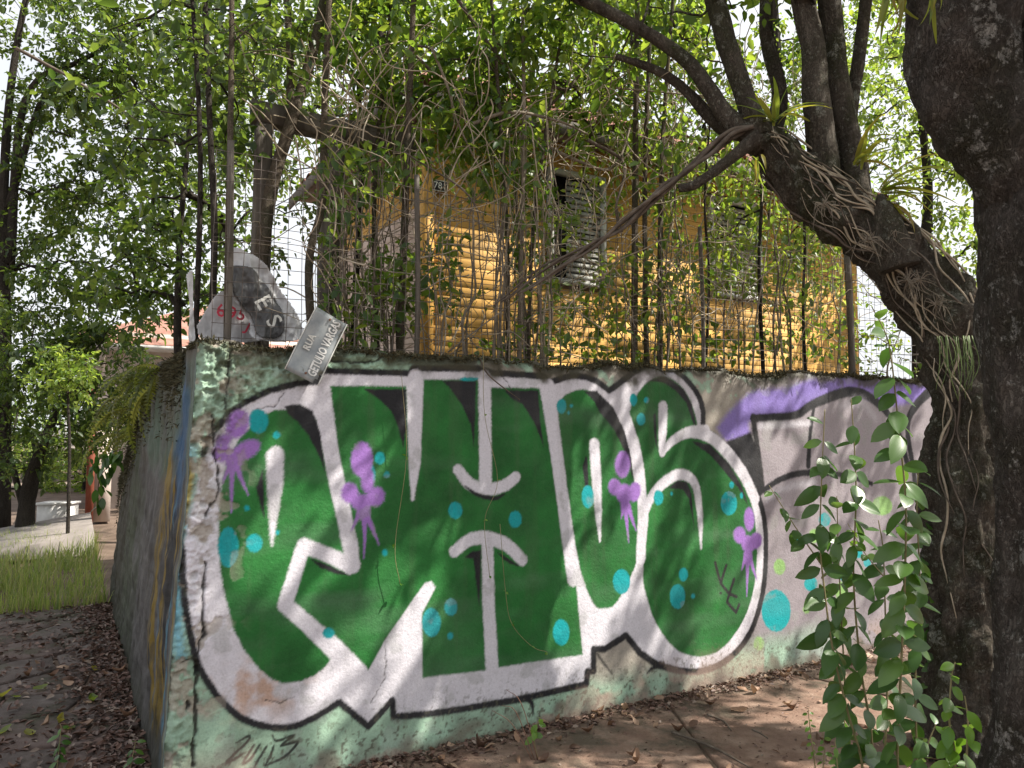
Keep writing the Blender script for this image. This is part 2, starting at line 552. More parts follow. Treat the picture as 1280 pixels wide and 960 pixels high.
def tube_np(pts, rad, n=6, per=4, amp=0.0, freq=6.0, seed=0, cap=True):
    pts = [tuple(a) for a in pts]
    if np.isscalar(rad):
        rad = [rad] * len(pts)
    d = np.hstack([np.array(pts, float), np.array(rad, float)[:, None]])
    c = spline(d, per)
    r = np.maximum(c[:, 3], 1e-4)
    c = c[:, :3]
    tg = np.gradient(c, axis=0)
    tg /= np.linalg.norm(tg, axis=1)[:, None] + 1e-9
    a = np.array([0.0, 1.0, 0.0]) if abs(tg[0][1]) < 0.9 else np.array([1.0, 0, 0])
    N = np.zeros_like(c)
    for i in range(len(c)):
        a = a - tg[i] * np.dot(a, tg[i])
        a /= np.linalg.norm(a) + 1e-9
        N[i] = a
    Bn = np.cross(tg, N)
    th = np.arange(n) / n * 2 * math.pi
    dirs = N[:, None, :] * np.cos(th)[None, :, None] + Bn[:, None, :] * np.sin(th)[None, :, None]
    rr = np.repeat(r[:, None], n, 1)
    if amp:
        q = c[:, None, :] + dirs * r[:, None, None]
        rr = rr * (1 + amp * 2 * (fbm(q[..., 0] * freq, q[..., 1] * freq, q[..., 2] * freq * 0.5, seed, 4) - 0.5))
    V = (c[:, None, :] + dirs * rr[:, :, None]).reshape(-1, 3)
    m = len(c)
    i = np.arange(m - 1)[:, None] * n
    j = np.arange(n)[None, :]
    k = (np.arange(n) + 1)[None, :] % n
    Q = np.stack([i + j, i + k, i + n + k, i + n + j], -1).reshape(-1, 4)
    T = None
    if cap:
        V = np.vstack([V, c[0], c[-1]])
        e0, e1 = m * n, m * n + 1
        T = [(e0, (q + 1) % n, q) for q in range(n)] + [(e1, (m - 1) * n + q, (m - 1) * n + (q + 1) % n) for q in range(n)]
    return V, Q, T


def norm(a):
    return a / (np.linalg.norm(a, axis=-1, keepdims=True) + 1e-9)


def leaves_np(pos, axis, nrm, L, W, fold=0.25, curl=0.15):
    """N leaves of six points each: two quads that meet along the midrib"""
    pos, axis, nrm = np.asarray(pos), norm(np.asarray(axis)), np.asarray(nrm)
    side = norm(np.cross(nrm, axis))
    up = np.cross(axis, side)
    L = np.broadcast_to(L, (len(pos),))[:, None]
    W = np.broadcast_to(W, (len(pos),))[:, None]
    v0 = pos
    l1 = pos + axis * L * 0.33 + side * W * 0.5 + up * W * fold * 0.5
    l2 = pos + axis * L * 0.68 + side * W * 0.40 + up * (W * fold * 0.4 - L * curl * 0.3)
    tp = pos + axis * L - up * L * curl
    r2 = pos + axis * L * 0.68 - side * W * 0.40 + up * (W * fold * 0.4 - L * curl * 0.3)
    r1 = pos + axis * L * 0.33 - side * W * 0.5 + up * W * fold * 0.5
    V = np.stack([v0, l1, l2, tp, r2, r1], 1).reshape(-1, 3)
    b = np.arange(len(pos))[:, None] * 6
    Q = np.concatenate([b + np.array([0, 3, 2, 1]), b + np.array([0, 5, 4, 3])], 0)
    return V, Q


def rvec(n):
    return norm(RNG.normal(size=(n, 3)))


def crown_leaves(centers, per, spread, L, droop=0.35, twl=0.35):
    """leaves set alternately along forked twigs that spread from each centre; returns leaves and twigs"""
    centers = np.asarray(centers, float)
    tw = 5
    n = len(centers)
    main = norm(rvec(n) + np.array([0, 0, -0.15]))
    tdir = norm(main[:, None, :] * 0.7 + rvec(n * tw).reshape(n, tw, 3) * 0.9)
    m = max(2, per // tw)
    sp = spread * RNG.uniform(0.6, 1.3, (n, 1, 1, 1))
    tl = RNG.uniform(0.6, 1.4, (n, tw, 1, 1)) * sp
    t = (np.arange(m)[None, None, :, None] + RNG.uniform(0.2, 0.8, (n, tw, m, 1))) / m
    sag = np.array([0, 0, -1.0]) * (t ** 2) * tl * RNG.uniform(0.0, 0.45, (n, tw, 1, 1))
    pos = centers[:, None, None, :] + tdir[:, :, None, :] * t * tl + sag + RNG.normal(size=(n, tw, m, 3)) * 0.012
    side = norm(np.cross(tdir, RNG.normal(size=(n, tw, 3))))[:, :, None, :] * np.where(np.arange(m) % 2, 1.0, -1.0)[None, None, :, None]
    ax = tdir[:, :, None, :] * 0.55 + side * 0.8 + RNG.normal(size=(n, tw, m, 3)) * 0.28 + np.array([0, 0, -droop])
    nr = RNG.normal(size=(n, tw, m, 3)) * 0.5 + np.array([0, 0, 1.0])
    k = n * tw * m
    ll = (L * RNG.uniform(0.75, 1.3, (n, tw, 1)) * RNG.uniform(0.55, 1.2, (n, tw, m))).ravel()
    V, Q = leaves_np(pos.reshape(-1, 3), ax.reshape(-1, 3), nr.reshape(-1, 3), ll, ll * RNG.uniform(0.42, 0.62, k), 0.25, 0.2)
    return V, Q


def twigs_np(V, Q):
    return V, Q


def in_blob(c, r, n, shell=0.35):
    d = rvec(n)
    t = RNG.uniform(shell, 1, (n, 1)) ** 0.6
    return np.array(tuple(c)) + d * t * np.array(r)


def branch_net(src, cs, loc, branch_r):
    """join every leaf cluster to the nearest branch already grown, so that limbs fork on their way out"""
    bb = MB()
    nodes = [np.array(p) for p in src]
    cost = [0.0] * len(nodes)
    par = [-1] * len(nodes)
    order = np.argsort([np.min(np.linalg.norm(src - c, axis=1)) for c in cs])
    for i in order:
        c = cs[i]
        N = np.array(nodes)
        d = np.linalg.norm(N - c, axis=1)
        j = int(np.argmin(d + 0.45 * np.array(cost) + np.maximum(0, N[:, 2] - c[2]) * 0.4))
        nodes.append(np.array(c))
        cost.append(cost[j] + d[j])
        par.append(j)
    load = [0] * len(nodes)
    for i in range(len(nodes) - 1, len(src) - 1, -1):
        load[i] += 1
        load[par[i]] += load[i]
    for i in range(len(src), len(nodes)):
        a, c = nodes[par[i]], nodes[i]
        ln = np.linalg.norm(c - a)
        r = branch_r * 0.42 * math.sqrt(load[i])
        m1 = a + (c - a) * 0.35 + RNG.normal(size=3) * 0.09 * ln
        m2 = a + (c - a) * 0.7 + RNG.normal(size=3) * 0.09 * ln + np.array((0, 0, 0.05 * ln))
        bb.tube([loc(a), loc(m1), loc(m2), loc(c)], [r * 1.15, r, r * 0.9, r * 0.7], 4, 2, cap=False)
    return bb


def make_tree(name, label, cat, trunk_pts, trunk_r, blobs, leaf, L, per=28, spread=0.4, bark='bark_stem', group=None,
              limbs=None, nseg=8, branch_r=0.012, amp=0.12, start=0.45, droop=0.35, branch_every=1, seed=1):
    root = thing(name, label, cat, trunk_pts[0], group)
    inv = Matrix.Translation(-Vector(trunk_pts[0]))

    def loc(v):
        return np.asarray(v, float) - np.array(tuple(trunk_pts[0]))
    mb = MB()
    mb.tube([loc(p) for p in trunk_pts], trunk_r, nseg, 6, amp, 8.0, seed)
    for lp, lr in (limbs or []):
        mb.tube([loc(p) for p in lp], lr, max(6, nseg - 2), 5, amp, 8.0, seed + 3)
    mb.build('trunk', bark, root, True)
    src = [spline(trunk_pts, 6)[int(start * 6 * (len(trunk_pts) - 1)):]]
    for lp, lr in (limbs or []):
        src.append(spline(lp, 5)[3:])
    src = np.vstack(src)
    cs = np.vstack([in_blob(c, r, n) for c, r, n in blobs])
    bb = branch_net(src, cs, loc, branch_r)
    if bb.n:
        bb.build('branches', bark, root, True, 'stuff')
    V, Q = crown_leaves(cs, per, spread, L, droop)
    link('crown', mesh_np('crown', loc(V), Q), leaf, root)
    return root


def text_mesh(body, size, extrude=0.0008, align='CENTER', shear=0.0, res=2, bold=0.0):
    cu = bpy.data.curves.new('lettering', 'FONT')
    cu.body = body
    cu.size = size
    cu.extrude = extrude
    cu.align_x = align
    cu.align_y = 'CENTER'
    cu.resolution_u = res
    cu.shear = shear
    cu.offset = bold
    o = bpy.data.objects.new('tmp_lettering', cu)
    COL.objects.link(o)
    dg = bpy.context.evaluated_depsgraph_get()
    dg.update()
    me = bpy.data.meshes.new_from_object(o.evaluated_get(dg))
    bpy.data.objects.remove(o)
    bpy.data.curves.remove(cu)
    return me

# ================================================================== THE SETTING
# ground sheet to the horizon, dirt everywhere under the paving
gx = np.concatenate([np.linspace(-900, -30, 8), np.linspace(-20, 20, 60), np.linspace(30, 900, 8)])
gy = np.concatenate([np.linspace(-300, -10, 5), np.linspace(-6, 34, 60), np.linspace(50, 1500, 9)])
GX, GY = np.meshgrid(gx, gy)
GZ = G0 - 0.05 + 0.05 * (fbm(GX * 0.7, GY * 0.7, seed=5) - 0.5)
nx, ny = len(gx), len(gy)
ii = (np.arange(ny - 1)[:, None] * nx + np.arange(nx - 1)[None, :]).ravel()
gq = np.stack([ii, ii + 1, ii + nx + 1, ii + nx], 1)
link('ground', mesh_np('ground', np.stack([GX, GY, GZ], -1), gq, smooth=True), 'earth', kind='structure')

# raised plot behind the wall
ps, pd = np.meshgrid(np.linspace(0.16, 22, 70), np.linspace(0.13, 16, 50))
pz = 1.82 + 0.10 * (fbm(ps * 1.3, pd * 1.3, seed=9) - 0.5) - 0.75 * sstep(3.0, 5.4, pd) * sstep(2.2, 0.6, ps)
pz = pz + (G0 - 0.06 - pz) * sstep(5.3, 6.6, pd + np.maximum(0, 0.9 - ps) * 0.4)
pv = np.stack([C0.x + U.x * ps + B.x * pd, C0.y + U.y * ps + B.y * pd, pz], -1)
nx, ny = ps.shape[1], ps.shape[0]
ii = (np.arange(ny - 1)[:, None] * nx + np.arange(nx - 1)[None, :]).ravel()
link('plot_ground', mesh_np('plot_ground', pv, np.stack([ii, ii + 1, ii + nx + 1, ii + nx], 1), smooth=True), 'plot_soil', kind='structure')

# ------------------------------------------------------------------ the mural, traced in wall metres
def zr(ox, oy, k):
    return lambda x, y: (ox + x / k, oy + y / k)


ZA, ZB = zr(220, 430, 3.2), zr(220, 660, 3.2)
ZC, ZD = zr(600, 430, 3.2), zr(600, 660, 3.2)
ZE, ZF = zr(850, 320, 2.977), zr(850, 640, 2.977)


def wl(z, *xy):                                 # traced points -> wall metres
    out = []
    for k in range(0, len(xy), 2):
        out.append(on_d(*z(xy[k], xy[k + 1]), 0.0))
    return out


def mpp(pt):                                    # metres per traced picture unit there
    p = P(pt[0], 0, pt[1])
    return p.y / FOC


STEP = 0.0068
S_END = 7.2
NS = int(S_END / STEP)
NZ = 335


def z_top(s):
    s = np.asarray(s, float)
    return 2.0 + 0.035 * (fbm(s * 2.2, s * 0, seed=21) - 0.5) * 2 + 0.03 * (fbm(s * 11, s * 0, seed=22) - 0.5) * 2 + 0.035 * sstep(2.5, 5.5, s)


def s_left(z):
    z = np.asarray(z, float)
    return 0.055 * z + 0.02 * (fbm(z * 3, z * 0 + 5.5, seed=30) - 0.5) + 0.012 * (fbm(z * 14, z * 0 + 2.5, seed=31) - 0.5)


tt = np.linspace(0, 1, NZ)
ss = np.linspace(0, 1, NS)
TT, SS = np.meshgrid(tt, ss, indexing='ij')
ztop = z_top(SS * S_END)
ZZ = -0.30 + TT * (ztop + 0.30)
ZG = ZZ - G0
SL = s_left(ZZ)
SG = SL + SS * (S_END - SL)
jit_s = SG + 0.006 * (fbm(SG * 30, ZZ * 30, seed=41) - 0.5)
jit_z = ZZ + 0.006 * (fbm(SG * 30, ZZ * 30, seed=42) - 0.5)
grain = vnoise(SG * 210, ZZ * 210, seed=43)


def box_sel(pts, pad):
    a = np.array(pts)
    return (SG > a[:, 0].min() - pad) & (SG < a[:, 0].max() + pad) & (ZZ > a[:, 1].min() - pad) & (ZZ < a[:, 1].max() + pad)


def seg_dist(x, y, a, b):
    dx, dy = b[0] - a[0], b[1] - a[1]
    t = np.clip(((x - a[0]) * dx + (y - a[1]) * dy) / (dx * dx + dy * dy + 1e-12), 0, 1)
    return np.hypot(x - a[0] - t * dx, y - a[1] - t * dy), t


def smooth_pts(pts, per=5):
    return [tuple(q) for q in spline([(a, b, 0) for a, b in pts], per)[:, :2]]


def poly_mask(pts, soft=0.006, curve=False, wob=True):
    if curve:
        q = pts + [pts[0]]
        pts = smooth_pts(q)[:-1]
    sel = box_sel(pts, 0.06)
    x, y = (jit_s[sel], jit_z[sel]) if wob else (SG[sel], ZZ[sel])
    inside = np.zeros(x.shape, bool)
    dm = np.full(x.shape, 9.0)
    n = len(pts)
    for i in range(n):
        a, b = pts[i], pts[(i + 1) % n]
        d, _ = seg_dist(x, y, a, b)
        dm = np.minimum(dm, d)
        c = ((a[1] > y) != (b[1] > y))
        with np.errstate(divide='ignore', invalid='ignore'):
            xi = (b[0] - a[0]) * (y - a[1]) / (b[1] - a[1] + 1e-15) + a[0]
        inside ^= c & (x < xi)
    sdv = np.where(inside, dm, -dm)
    return sel, sstep(-soft, soft, sdv + (grain[sel] - 0.5) * soft * 0.9)


def stroke_mask(pts, widths, soft=0.006, curve=True):
    k = 5 if curve and len(pts) > 2 else 1
    if np.isscalar(widths):
        widths = [widths] * len(pts)
    pr = spline([(p[0], p[1], w) for p, w in zip(pts, widths)], k)
    sel = box_sel([tuple(q[:2]) for q in pr], max(widths) + 0.06)
    x, y = jit_s[sel], jit_z[sel]
    best = np.full(x.shape, -9.0)
    for i in range(len(pr) - 1):
        d, t = seg_dist(x, y, pr[i], pr[i + 1])
        best = np.maximum(best, (pr[i][2] * (1 - t) + pr[i + 1][2] * t) / 2 - d)
    return sel, sstep(-soft, soft, best + (grain[sel] - 0.5) * soft * 0.9)


MINT = np.array((0.29, 0.43, 0.32)); CONC = np.array((0.34, 0.31, 0.265)); LILAC = np.array((0.27, 0.24, 0.26))
WHITE = np.array((0.62, 0.60, 0.65)); GREEN = np.array((0.016, 0.125, 0.024)); BLACK = np.array((0.014, 0.014, 0.017))
TEAL = np.array((0.004, 0.30, 0.32)); PURPLE = np.array((0.30, 0.15, 0.46)); VIOLET = np.array((0.22, 0.16, 0.48))
LIME = np.array((0.22, 0.44, 0.10)); BLUE = np.array((0.12, 0.40, 0.58))

# bare wall: mint lime wash at the corner and foot, bare render in the middle, lilac grey to the right
n_lo = fbm(SG * 2.1, ZZ * 2.1, seed=50)
n_hi = fbm(SG * 9, ZZ * 9, seed=51, octv=5)
mint_w = np.clip(sstep(1.9, 1.1, SG + (n_lo - 0.5) * 1.2) + sstep(0.30, 0.12, ZG - 0.18 * sstep(3.0, 1.0, SG) + (n_lo - 0.5) * 0.25) * sstep(5.2, 3.9, SG)
                 + sstep(0.56, 0.64, n_hi) * sstep(1.65, 1.8, ZZ) * sstep(5.0, 3.6, SG) * 0.9, 0, 1)
lil_w = sstep(3.55, 4.0, SG + (n_lo - 0.5) * 0.3 - 0.25 * sstep(1.2, 1.9, ZZ))
CO = CONC * (0.75 + 0.5 * n_hi)[..., None]
CO = CO * (1 - lil_w[..., None]) + (LILAC * (0.85 + 0.3 * n_hi)[..., None]) * lil_w[..., None]
CO = CO * (1 - mint_w[..., None]) + (MINT * (0.45 + 1.05 * n_hi)[..., None]) * mint_w[..., None]


def paint(mask, col, op=1.0, var=0.0):
    sel, mk = mask
    mk = (mk * op)[:, None]
    c = np.asarray(col, float)[None, :]
    if var:
        c = c * (1 - var + 2 * var * fbm(SG[sel] * 5, ZZ[sel] * 5, seed=60))[:, None]
    CO[sel] = CO[sel] * (1 - mk) + c * mk


def spoly(col, z, *xy, soft=0.006, curve=True, op=1.0, var=0.0):
    paint(poly_mask(wl(z, *xy), soft, curve), col, op, var)


def sline(col, z, w, *xy, soft=0.006, curve=True, op=1.0):
    p = wl(z, *xy)
    ws = w if not np.isscalar(w) else [w] * len(p)
    k = 3.2 if z in (ZA, ZB, ZC, ZD) else 2.977
    paint(stroke_mask(p, [a / k * mpp(q) for a, q in zip(ws, p)], soft, curve), col, op)


def sdot(col, z, x, y, rx, ry, soft=0.006, rot=0.0, op=1.0):
    q = []
    for k in range(16):
        a = k / 16 * 2 * math.pi
        ex, ey = rx * math.cos(a), ry * math.sin(a)
        q += [x + ex * math.cos(rot) - ey * math.sin(rot), y + ex * math.sin(rot) + ey * math.cos(rot)]
    paint(poly_mask(wl(z, *q), soft), col, op)


# light blue paint run down the corner, left of the lettering
sline(BLUE, ZA, [30, 45, 50, 40, 20], 60, 420, 45, 560, 40, 700, 25, 800, 15, 940, soft=0.03, op=0.6)
sline(BLUE, ZB, [30, 40, 45, 30], 10, 200, 10, 300, 5, 400, 20, 520, soft=0.03, op=0.7)
sline((0.42, 0.30, 0.03), ZA, [20, 26, 20, 14], 30, 440, 62, 500, 50, 640, 20, 760, soft=0.012, op=0.85)
sline((0.35, 0.25, 0.03), ZA, [14, 18, 12], 15, 600, 25, 760, 5, 860, soft=0.012, op=0.8)

# second piece, further along: violet splash, black outline, lilac body
spoly(VIOLET, ZE, 150, 640, 200, 575, 290, 500, 400, 492, 480, 465, 560, 452, 680, 452, 800, 470, 960, 478, 970, 500, 900, 540, 760, 560, 640, 530, 540, 560, 440, 590, 280, 610, 270, 670, 190, 690, soft=0.03, op=0.92)
spoly(BLACK, ZE, 185, 690, 275, 655, 300, 720, 315, 870, 300, 900, 250, 790, curve=False, soft=0.012)
spoly(LILAC * 1.12, ZE, 292, 605, 440, 600, 510, 560, 640, 515, 740, 545, 820, 640, 860, 780, 860, 950, 300, 950, 318, 860, curve=False, soft=0.01)
sline(BLACK, ZE, [30, 32, 36, 40, 36, 30, 30], 285, 604, 440, 592, 510, 550, 640, 505, 730, 530, 810, 620, 860, 780, soft=0.01)
sline(BLACK, ZE, 28, 285, 600, 300, 720, 314, 860, soft=0.01, curve=False)
sline(BLACK, ZE, [20, 24, 24, 20, 16], 300, 885, 390, 828, 490, 806, 610, 815, 722, 848, soft=0.008)
sline(BLACK, ZE, [16, 20, 26], 512, 560, 496, 660, 488, 780, soft=0.008)
sline(BLACK, ZE, [40, 36, 30, 28, 30], 960, 490, 890, 560, 860, 640, 880, 800, 900, 950, soft=0.01)
sline(BLACK, ZF, [26, 30, 30], 880, 200, 890, 300, 885, 420, soft=0.012)
sline(WHITE, ZE, [24, 24, 20], 310, 632, 400, 628, 490, 622, soft=0.02, op=0.8)
sline(WHITE, ZE, [16, 26, 24], 330, 905, 410, 860, 510, 845, soft=0.03, op=0.6)
sline(WHITE, ZE, [16, 40, 30], 610, 560, 690, 540, 740, 600, soft=0.04, op=0.35)
for x, y, rx, ry in ((440, 105, 25, 30), (545, 30, 22, 26), (490, 268, 25, 28), (612, 240, 14, 20), (930, 140, 25, 40), (865, 245, 13, 20), (670, 155, 14, 18), (700, 190, 14, 16), (360, 368, 54, 79)):
    sdot(TEAL, ZF, x, y, rx, ry)
for x, y, rx, ry in ((375, 205, 21, 30), (603, 300, 22, 40), (473, 362, 14, 15), (295, 490, 20, 26), (985, 260, 45, 45), (505, 90, 20, 26)):
    sdot(LIME, ZF, x, y, rx, ry, soft=0.01, op=0.85)
sdot(LIME, ZE, 760, 930, 38, 36, soft=0.01, op=0.85)

# main piece: white body, black outline
OUT_A = wl(ZB, 30, 100, 28, 180, 40, 330, 75, 500, 110, 590, 180, 690, 270, 765, 380, 798, 470, 795, 560, 758)
OUT_B = wl(ZB, 655, 698, 770, 795, 865, 690, 870, 755, 1000, 745, 1140, 725) + wl(ZD, 0, 712, 130, 690, 290, 655, 425, 625, 430, 575, 455, 572, 455, 485, 500, 485, 585, 430)
OUT_C = wl(ZD, 640, 500, 720, 550, 850, 575, 950, 550, 1040, 480, 1100, 380, 1140, 230, 1150, 60) + wl(ZC, 1142, 690, 1120, 610, 1080, 510, 1010, 420, 950, 368)
OUT_D = wl(ZC, 905, 340, 905, 260, 880, 190, 810, 110, 740, 85, 660, 95, 580, 150)
OUT_E = wl(ZC, 530, 185, 470, 142, 390, 125, 330, 140)
OUT_F = wl(ZC, 290, 152, 270, 128, 70, 115, 0, 96) + wl(ZA, 960, 95, 945, 115, 590, 105, 570, 150, 490, 156)
OUT_G = wl(ZA, 380, 185, 270, 240, 200, 300, 140, 370, 112, 440)
body = smooth_pts(OUT_A) + OUT_B + smooth_pts(OUT_C) + smooth_pts(OUT_D) + smooth_pts(OUT_E) + OUT_F + smooth_pts(OUT_G) + wl(ZA, 90, 560, 50, 720)
paint(poly_mask(body, 0.012), WHITE, 1.0, 0.10)
line = smooth_pts(OUT_A) + OUT_B + smooth_pts(OUT_C) + smooth_pts(OUT_D) + smooth_pts(OUT_E) + OUT_F + smooth_pts(OUT_G)
paint(stroke_mask(line, [27 / 3.2 * mpp(q) for q in line], 0.007, False), BLACK)
sline(BLACK, ZD, [16, 22, 6], 140, 690, 200, 690, 212, 745, soft=0.008)
sline(BLACK, ZD, [14, 10, 5], 470, 505, 500, 545, 530, 585, soft=0.008, op=0.8)
sline(BLACK, ZD, [24, 16, 8], 730, 545, 690, 560, 668, 580, soft=0.01)

# green letters
spoly(GREEN, ZA, 475, 262, 405, 262, 335, 292, 262, 372, 205, 470, 182, 600, 172, 760, 178, 890, *sum([[x, y + 736] for x, y in ((190, 240), (228, 400), (270, 485), (320, 552), (380, 605), (430, 624), (500, 615), (560, 590), (608, 548), (622, 524))], []),
      *sum([[x, y + 736] for x, y in ((540, 445), (470, 375), (425, 315), (440, 240), (500, 75), (600, 110), (690, 150))], []), 690, 840, 650, 690, 615, 540, 588, 390, 565, 300, 530, 270, soft=0.008, curve=False, var=0.45)
spoly(GREEN, ZA, 625, 166, 800, 166, 930, 168, 940, 500, 955, 620, 985, 480, 1000, 140, 1222, 140, 1250, 172, *sum([[x + 1216, y] for x, y in ((70, 172), (250, 175), (275, 330), (300, 500), (330, 720), (360, 850))], []),
      *sum([[x + 1216, y + 736] for x, y in ((385, 180), (412, 508), (90, 556), (0, 574))], []), *sum([[x, y + 736] for x, y in ((985, 600), (985, 345), (1040, 240), (1000, 225), (840, 450), (772, 572), (640, 445), (470, 300), (480, 270), (525, 115), (560, 110), (700, 190), (735, 150))], []), 735, 820, 690, 600, 655, 420, soft=0.008, curve=False, var=0.45)
spoly(GREEN, ZC, 322, 250, 350, 205, 420, 180, 480, 205, 540, 285, 590, 370, 612, 450, 622, 520, 640, 650, 640, 800, 628, 880, 598, 950, 545, 1040, 500, 1058, 460, 1045, 415, 940, 395, 850, 365, 700, 342, 500, 322, 340, soft=0.008, var=0.45)
spoly(GREEN, ZC, 610, 270, 632, 220, 680, 155, 740, 128, 800, 148, 850, 210, 874, 280, 880, 335, 830, 348, 775, 378, 742, 438, 790, 400, 850, 375, 930, 398, 1000, 468, 1060, 558, 1100, 660, 1112, 760, 1115, 840, 1100, 976, 1060, 1096, 1000, 1186, 940, 1236, 870, 1250, 800, 1232, 750, 1186, 700, 1106, 670, 1016, 656, 930, 668, 800, 680, 690, 668, 560, 650, 420, soft=0.008, var=0.45)

# white strokes between and on the letters
sline(WHITE, ZA, [62, 60, 58, 58, 56], 592, 215, 620, 400, 652, 570, 690, 760, 713, 890, soft=0.008)
sline(WHITE, ZB, [56, 58, 58, 60, 70, 70], 713, 150, 515, 72, 438, 308, 540, 395, 650, 495, 730, 580, soft=0.008, curve=False)
spoly(WHITE, ZB, 1042, 240, 1010, 300, 985, 345, 985, 600, 830, 690, 772, 574, 840, 450, 1000, 222, 1025, 215, curve=False, soft=0.008)
sline(WHITE, ZA, [62, 56, 44, 14], 968, 130, 966, 300, 962, 480, 954, 622, soft=0.008, curve=False)
sline(WHITE, ZA, [70, 62, 34, 8], 402, 445, 400, 560, 394, 690, 388, 805, soft=0.01)
sline(WHITE, ZA, 56, 1246, 130, 1246, 575, soft=0.008, curve=False)
sline(WHITE, ZA, [44, 48, 50, 48, 46], 1136, 505, 1185, 562, 1250, 582, 1320, 568, 1366, 535, soft=0.008)
sline(WHITE, ZB, [46, 50, 54, 50, 46], 1120, 95, 1180, 50, 1250, 42, 1330, 70, 1390, 130, soft=0.008)
sline(WHITE, ZB, [52, 54, 56], 1252, 60, 1254, 300, 1268, 600, soft=0.008, curve=False)
sline(WHITE, ZC, [56, 56, 58, 60], 285, 165, 322, 480, 352, 730, 378, 940, soft=0.008)
sline(WHITE, ZC, [48, 46, 42, 44, 46], 602, 310, 638, 430, 654, 560, 656, 700, 648, 860, soft=0.008)
sline(WHITE, ZC, [50, 48, 34, 6], 468, 402, 474, 520, 480, 660, 485, 790, soft=0.009)
sline(WHITE, ZC, [46, 44, 36, 30], 746, 250, 744, 330, 740, 400, 740, 436, soft=0.009)
sline(WHITE, ZC, [24, 36, 44, 50], 738, 438, 785, 385, 850, 352, 915, 348, soft=0.008)
sline(WHITE, ZC, [30, 40, 44, 44, 38, 30, 8], 662, 690, 690, 620, 745, 555, 815, 522, 870, 560, 888, 680, 890, 818, soft=0.009)
sline(WHITE, ZC, [46, 46, 46, 44], 905, 350, 985, 410, 1060, 510, 1110, 620, soft=0.008)

# black wedges inside the letters
K = dict(soft=0.006, curve=False)
spoly(BLACK, ZA, 440, 248, 500, 238, 555, 268, 585, 360, 602, 515, 575, 440, 535, 365, 490, 310, 455, 282, **K)
spoly(BLACK, ZA, 760, 178, 930, 180, 930, 330, 918, 415, 895, 330, 870, 270, 825, 225, **K)
spoly(BLACK, ZA, 1075, 145, 1212, 146, 1206, 300, 1200, 410, 1188, 320, 1150, 240, 1110, 180, **K)
spoly(BLACK, ZA, 352, 500, 360, 705, 345, 660, 325, 578, **K)
sline(BLACK, ZA, [6, 16, 18, 16, 8], 1165, 570, 1210, 602, 1256, 616, 1290, 618, 1320, 602, soft=0.006)
spoly(BLACK, ZB, 545, 128, 620, 152, 700, 192, 640, 186, 580, 162, **K)
spoly(BLACK, ZB, 1160, 120, 1190, 95, 1226, 92, 1218, 315, 1206, 230, 1195, 125, **K)
spoly(BLACK, ZC, 105, 185, 245, 185, 250, 300, 265, 412, 225, 310, 180, 240, 140, 220, **K)
sline(BLACK, ZD, [4, 14, 8], 78, 100, 115, 130, 158, 152, soft=0.006)
spoly(BLACK, ZC, 430, 188, 480, 186, 545, 250, 590, 345, 615, 450, 622, 545, 590, 430, 550, 345, 490, 272, 470, 230, **K)
spoly(BLACK, ZC, 432, 450, 440, 455, 446, 640, 428, 560, 419, 490, **K)
spoly(BLACK, ZC, 690, 145, 760, 128, 830, 180, 862, 240, 878, 325, 866, 318, 840, 235, 800, 188, 750, 152, **K)
spoly(BLACK, ZC, 706, 285, 716, 275, 722, 430, 709, 375, **K)
spoly(BLACK, ZC, 860, 388, 930, 402, 1005, 475, 1055, 565, 1085, 655, 1045, 580, 985, 505, 930, 442, 880, 408, **K)
spoly(BLACK, ZC, 760, 578, 800, 548, 838, 552, 856, 600, 864, 742, 846, 622, 820, 582, **K)

# dots
for z, x, y, rx, ry in ((ZA, 335, 308, 40, 50), (ZA, 408, 365, 14, 15), (ZA, 287, 658, 10, 11), (ZA, 212, 815, 42, 82), (ZA, 317, 798, 33, 37), (ZA, 410, 755, 8, 9), (ZA, 822, 457, 22, 25), (ZA, 790, 520, 13, 34),
                        (ZA, 850, 524, 12, 13), (ZA, 840, 836, 11, 14), (ZA, 1125, 667, 28, 34), (ZA, 1185, 138, 38, 8), (ZB, 612, 422, 24, 22), (ZB, 1025, 380, 38, 58), (ZB, 1103, 318, 26, 35), (ZB, 1100, 433, 12, 15),
                        (ZC, 337, 248, 20, 30), (ZC, 377, 247, 6, 8), (ZC, 365, 275, 5, 7), (ZC, 628, 222, 15, 26), (ZC, 680, 223, 10, 12), (ZC, 657, 300, 18, 25), (ZC, 148, 703, 26, 34), (ZC, 440, 612, 25, 46), (ZC, 722, 615, 20, 30),
                        (ZC, 1005, 638, 33, 48), (ZC, 1017, 565, 9, 14), (ZC, 1055, 607, 6, 12), (ZC, 775, 600, 5, 8), (ZD, 570, 215, 35, 50), (ZD, 327, 418, 33, 52), (ZD, 817, 187, 18, 27), (ZD, 793, 275, 31, 50), (ZD, 855, 273, 8, 9)):
    sdot(TEAL, z, x, y, rx, ry)
sline(WHITE, ZC, [30, 20, 6], 474, 560, 480, 660, 485, 790, soft=0.009)

# purple splats with drips
def splat(z, lobes, drips):
    for x, y, rx, ry, rot in lobes:
        sdot(PURPLE, z, x, y, rx, ry, 0.012, rot)
    for a in drips:
        n = len(a) // 2
        sline(PURPLE, z, [26 - 22 * k / (n - 1) for k in range(n)], *a, soft=0.006)


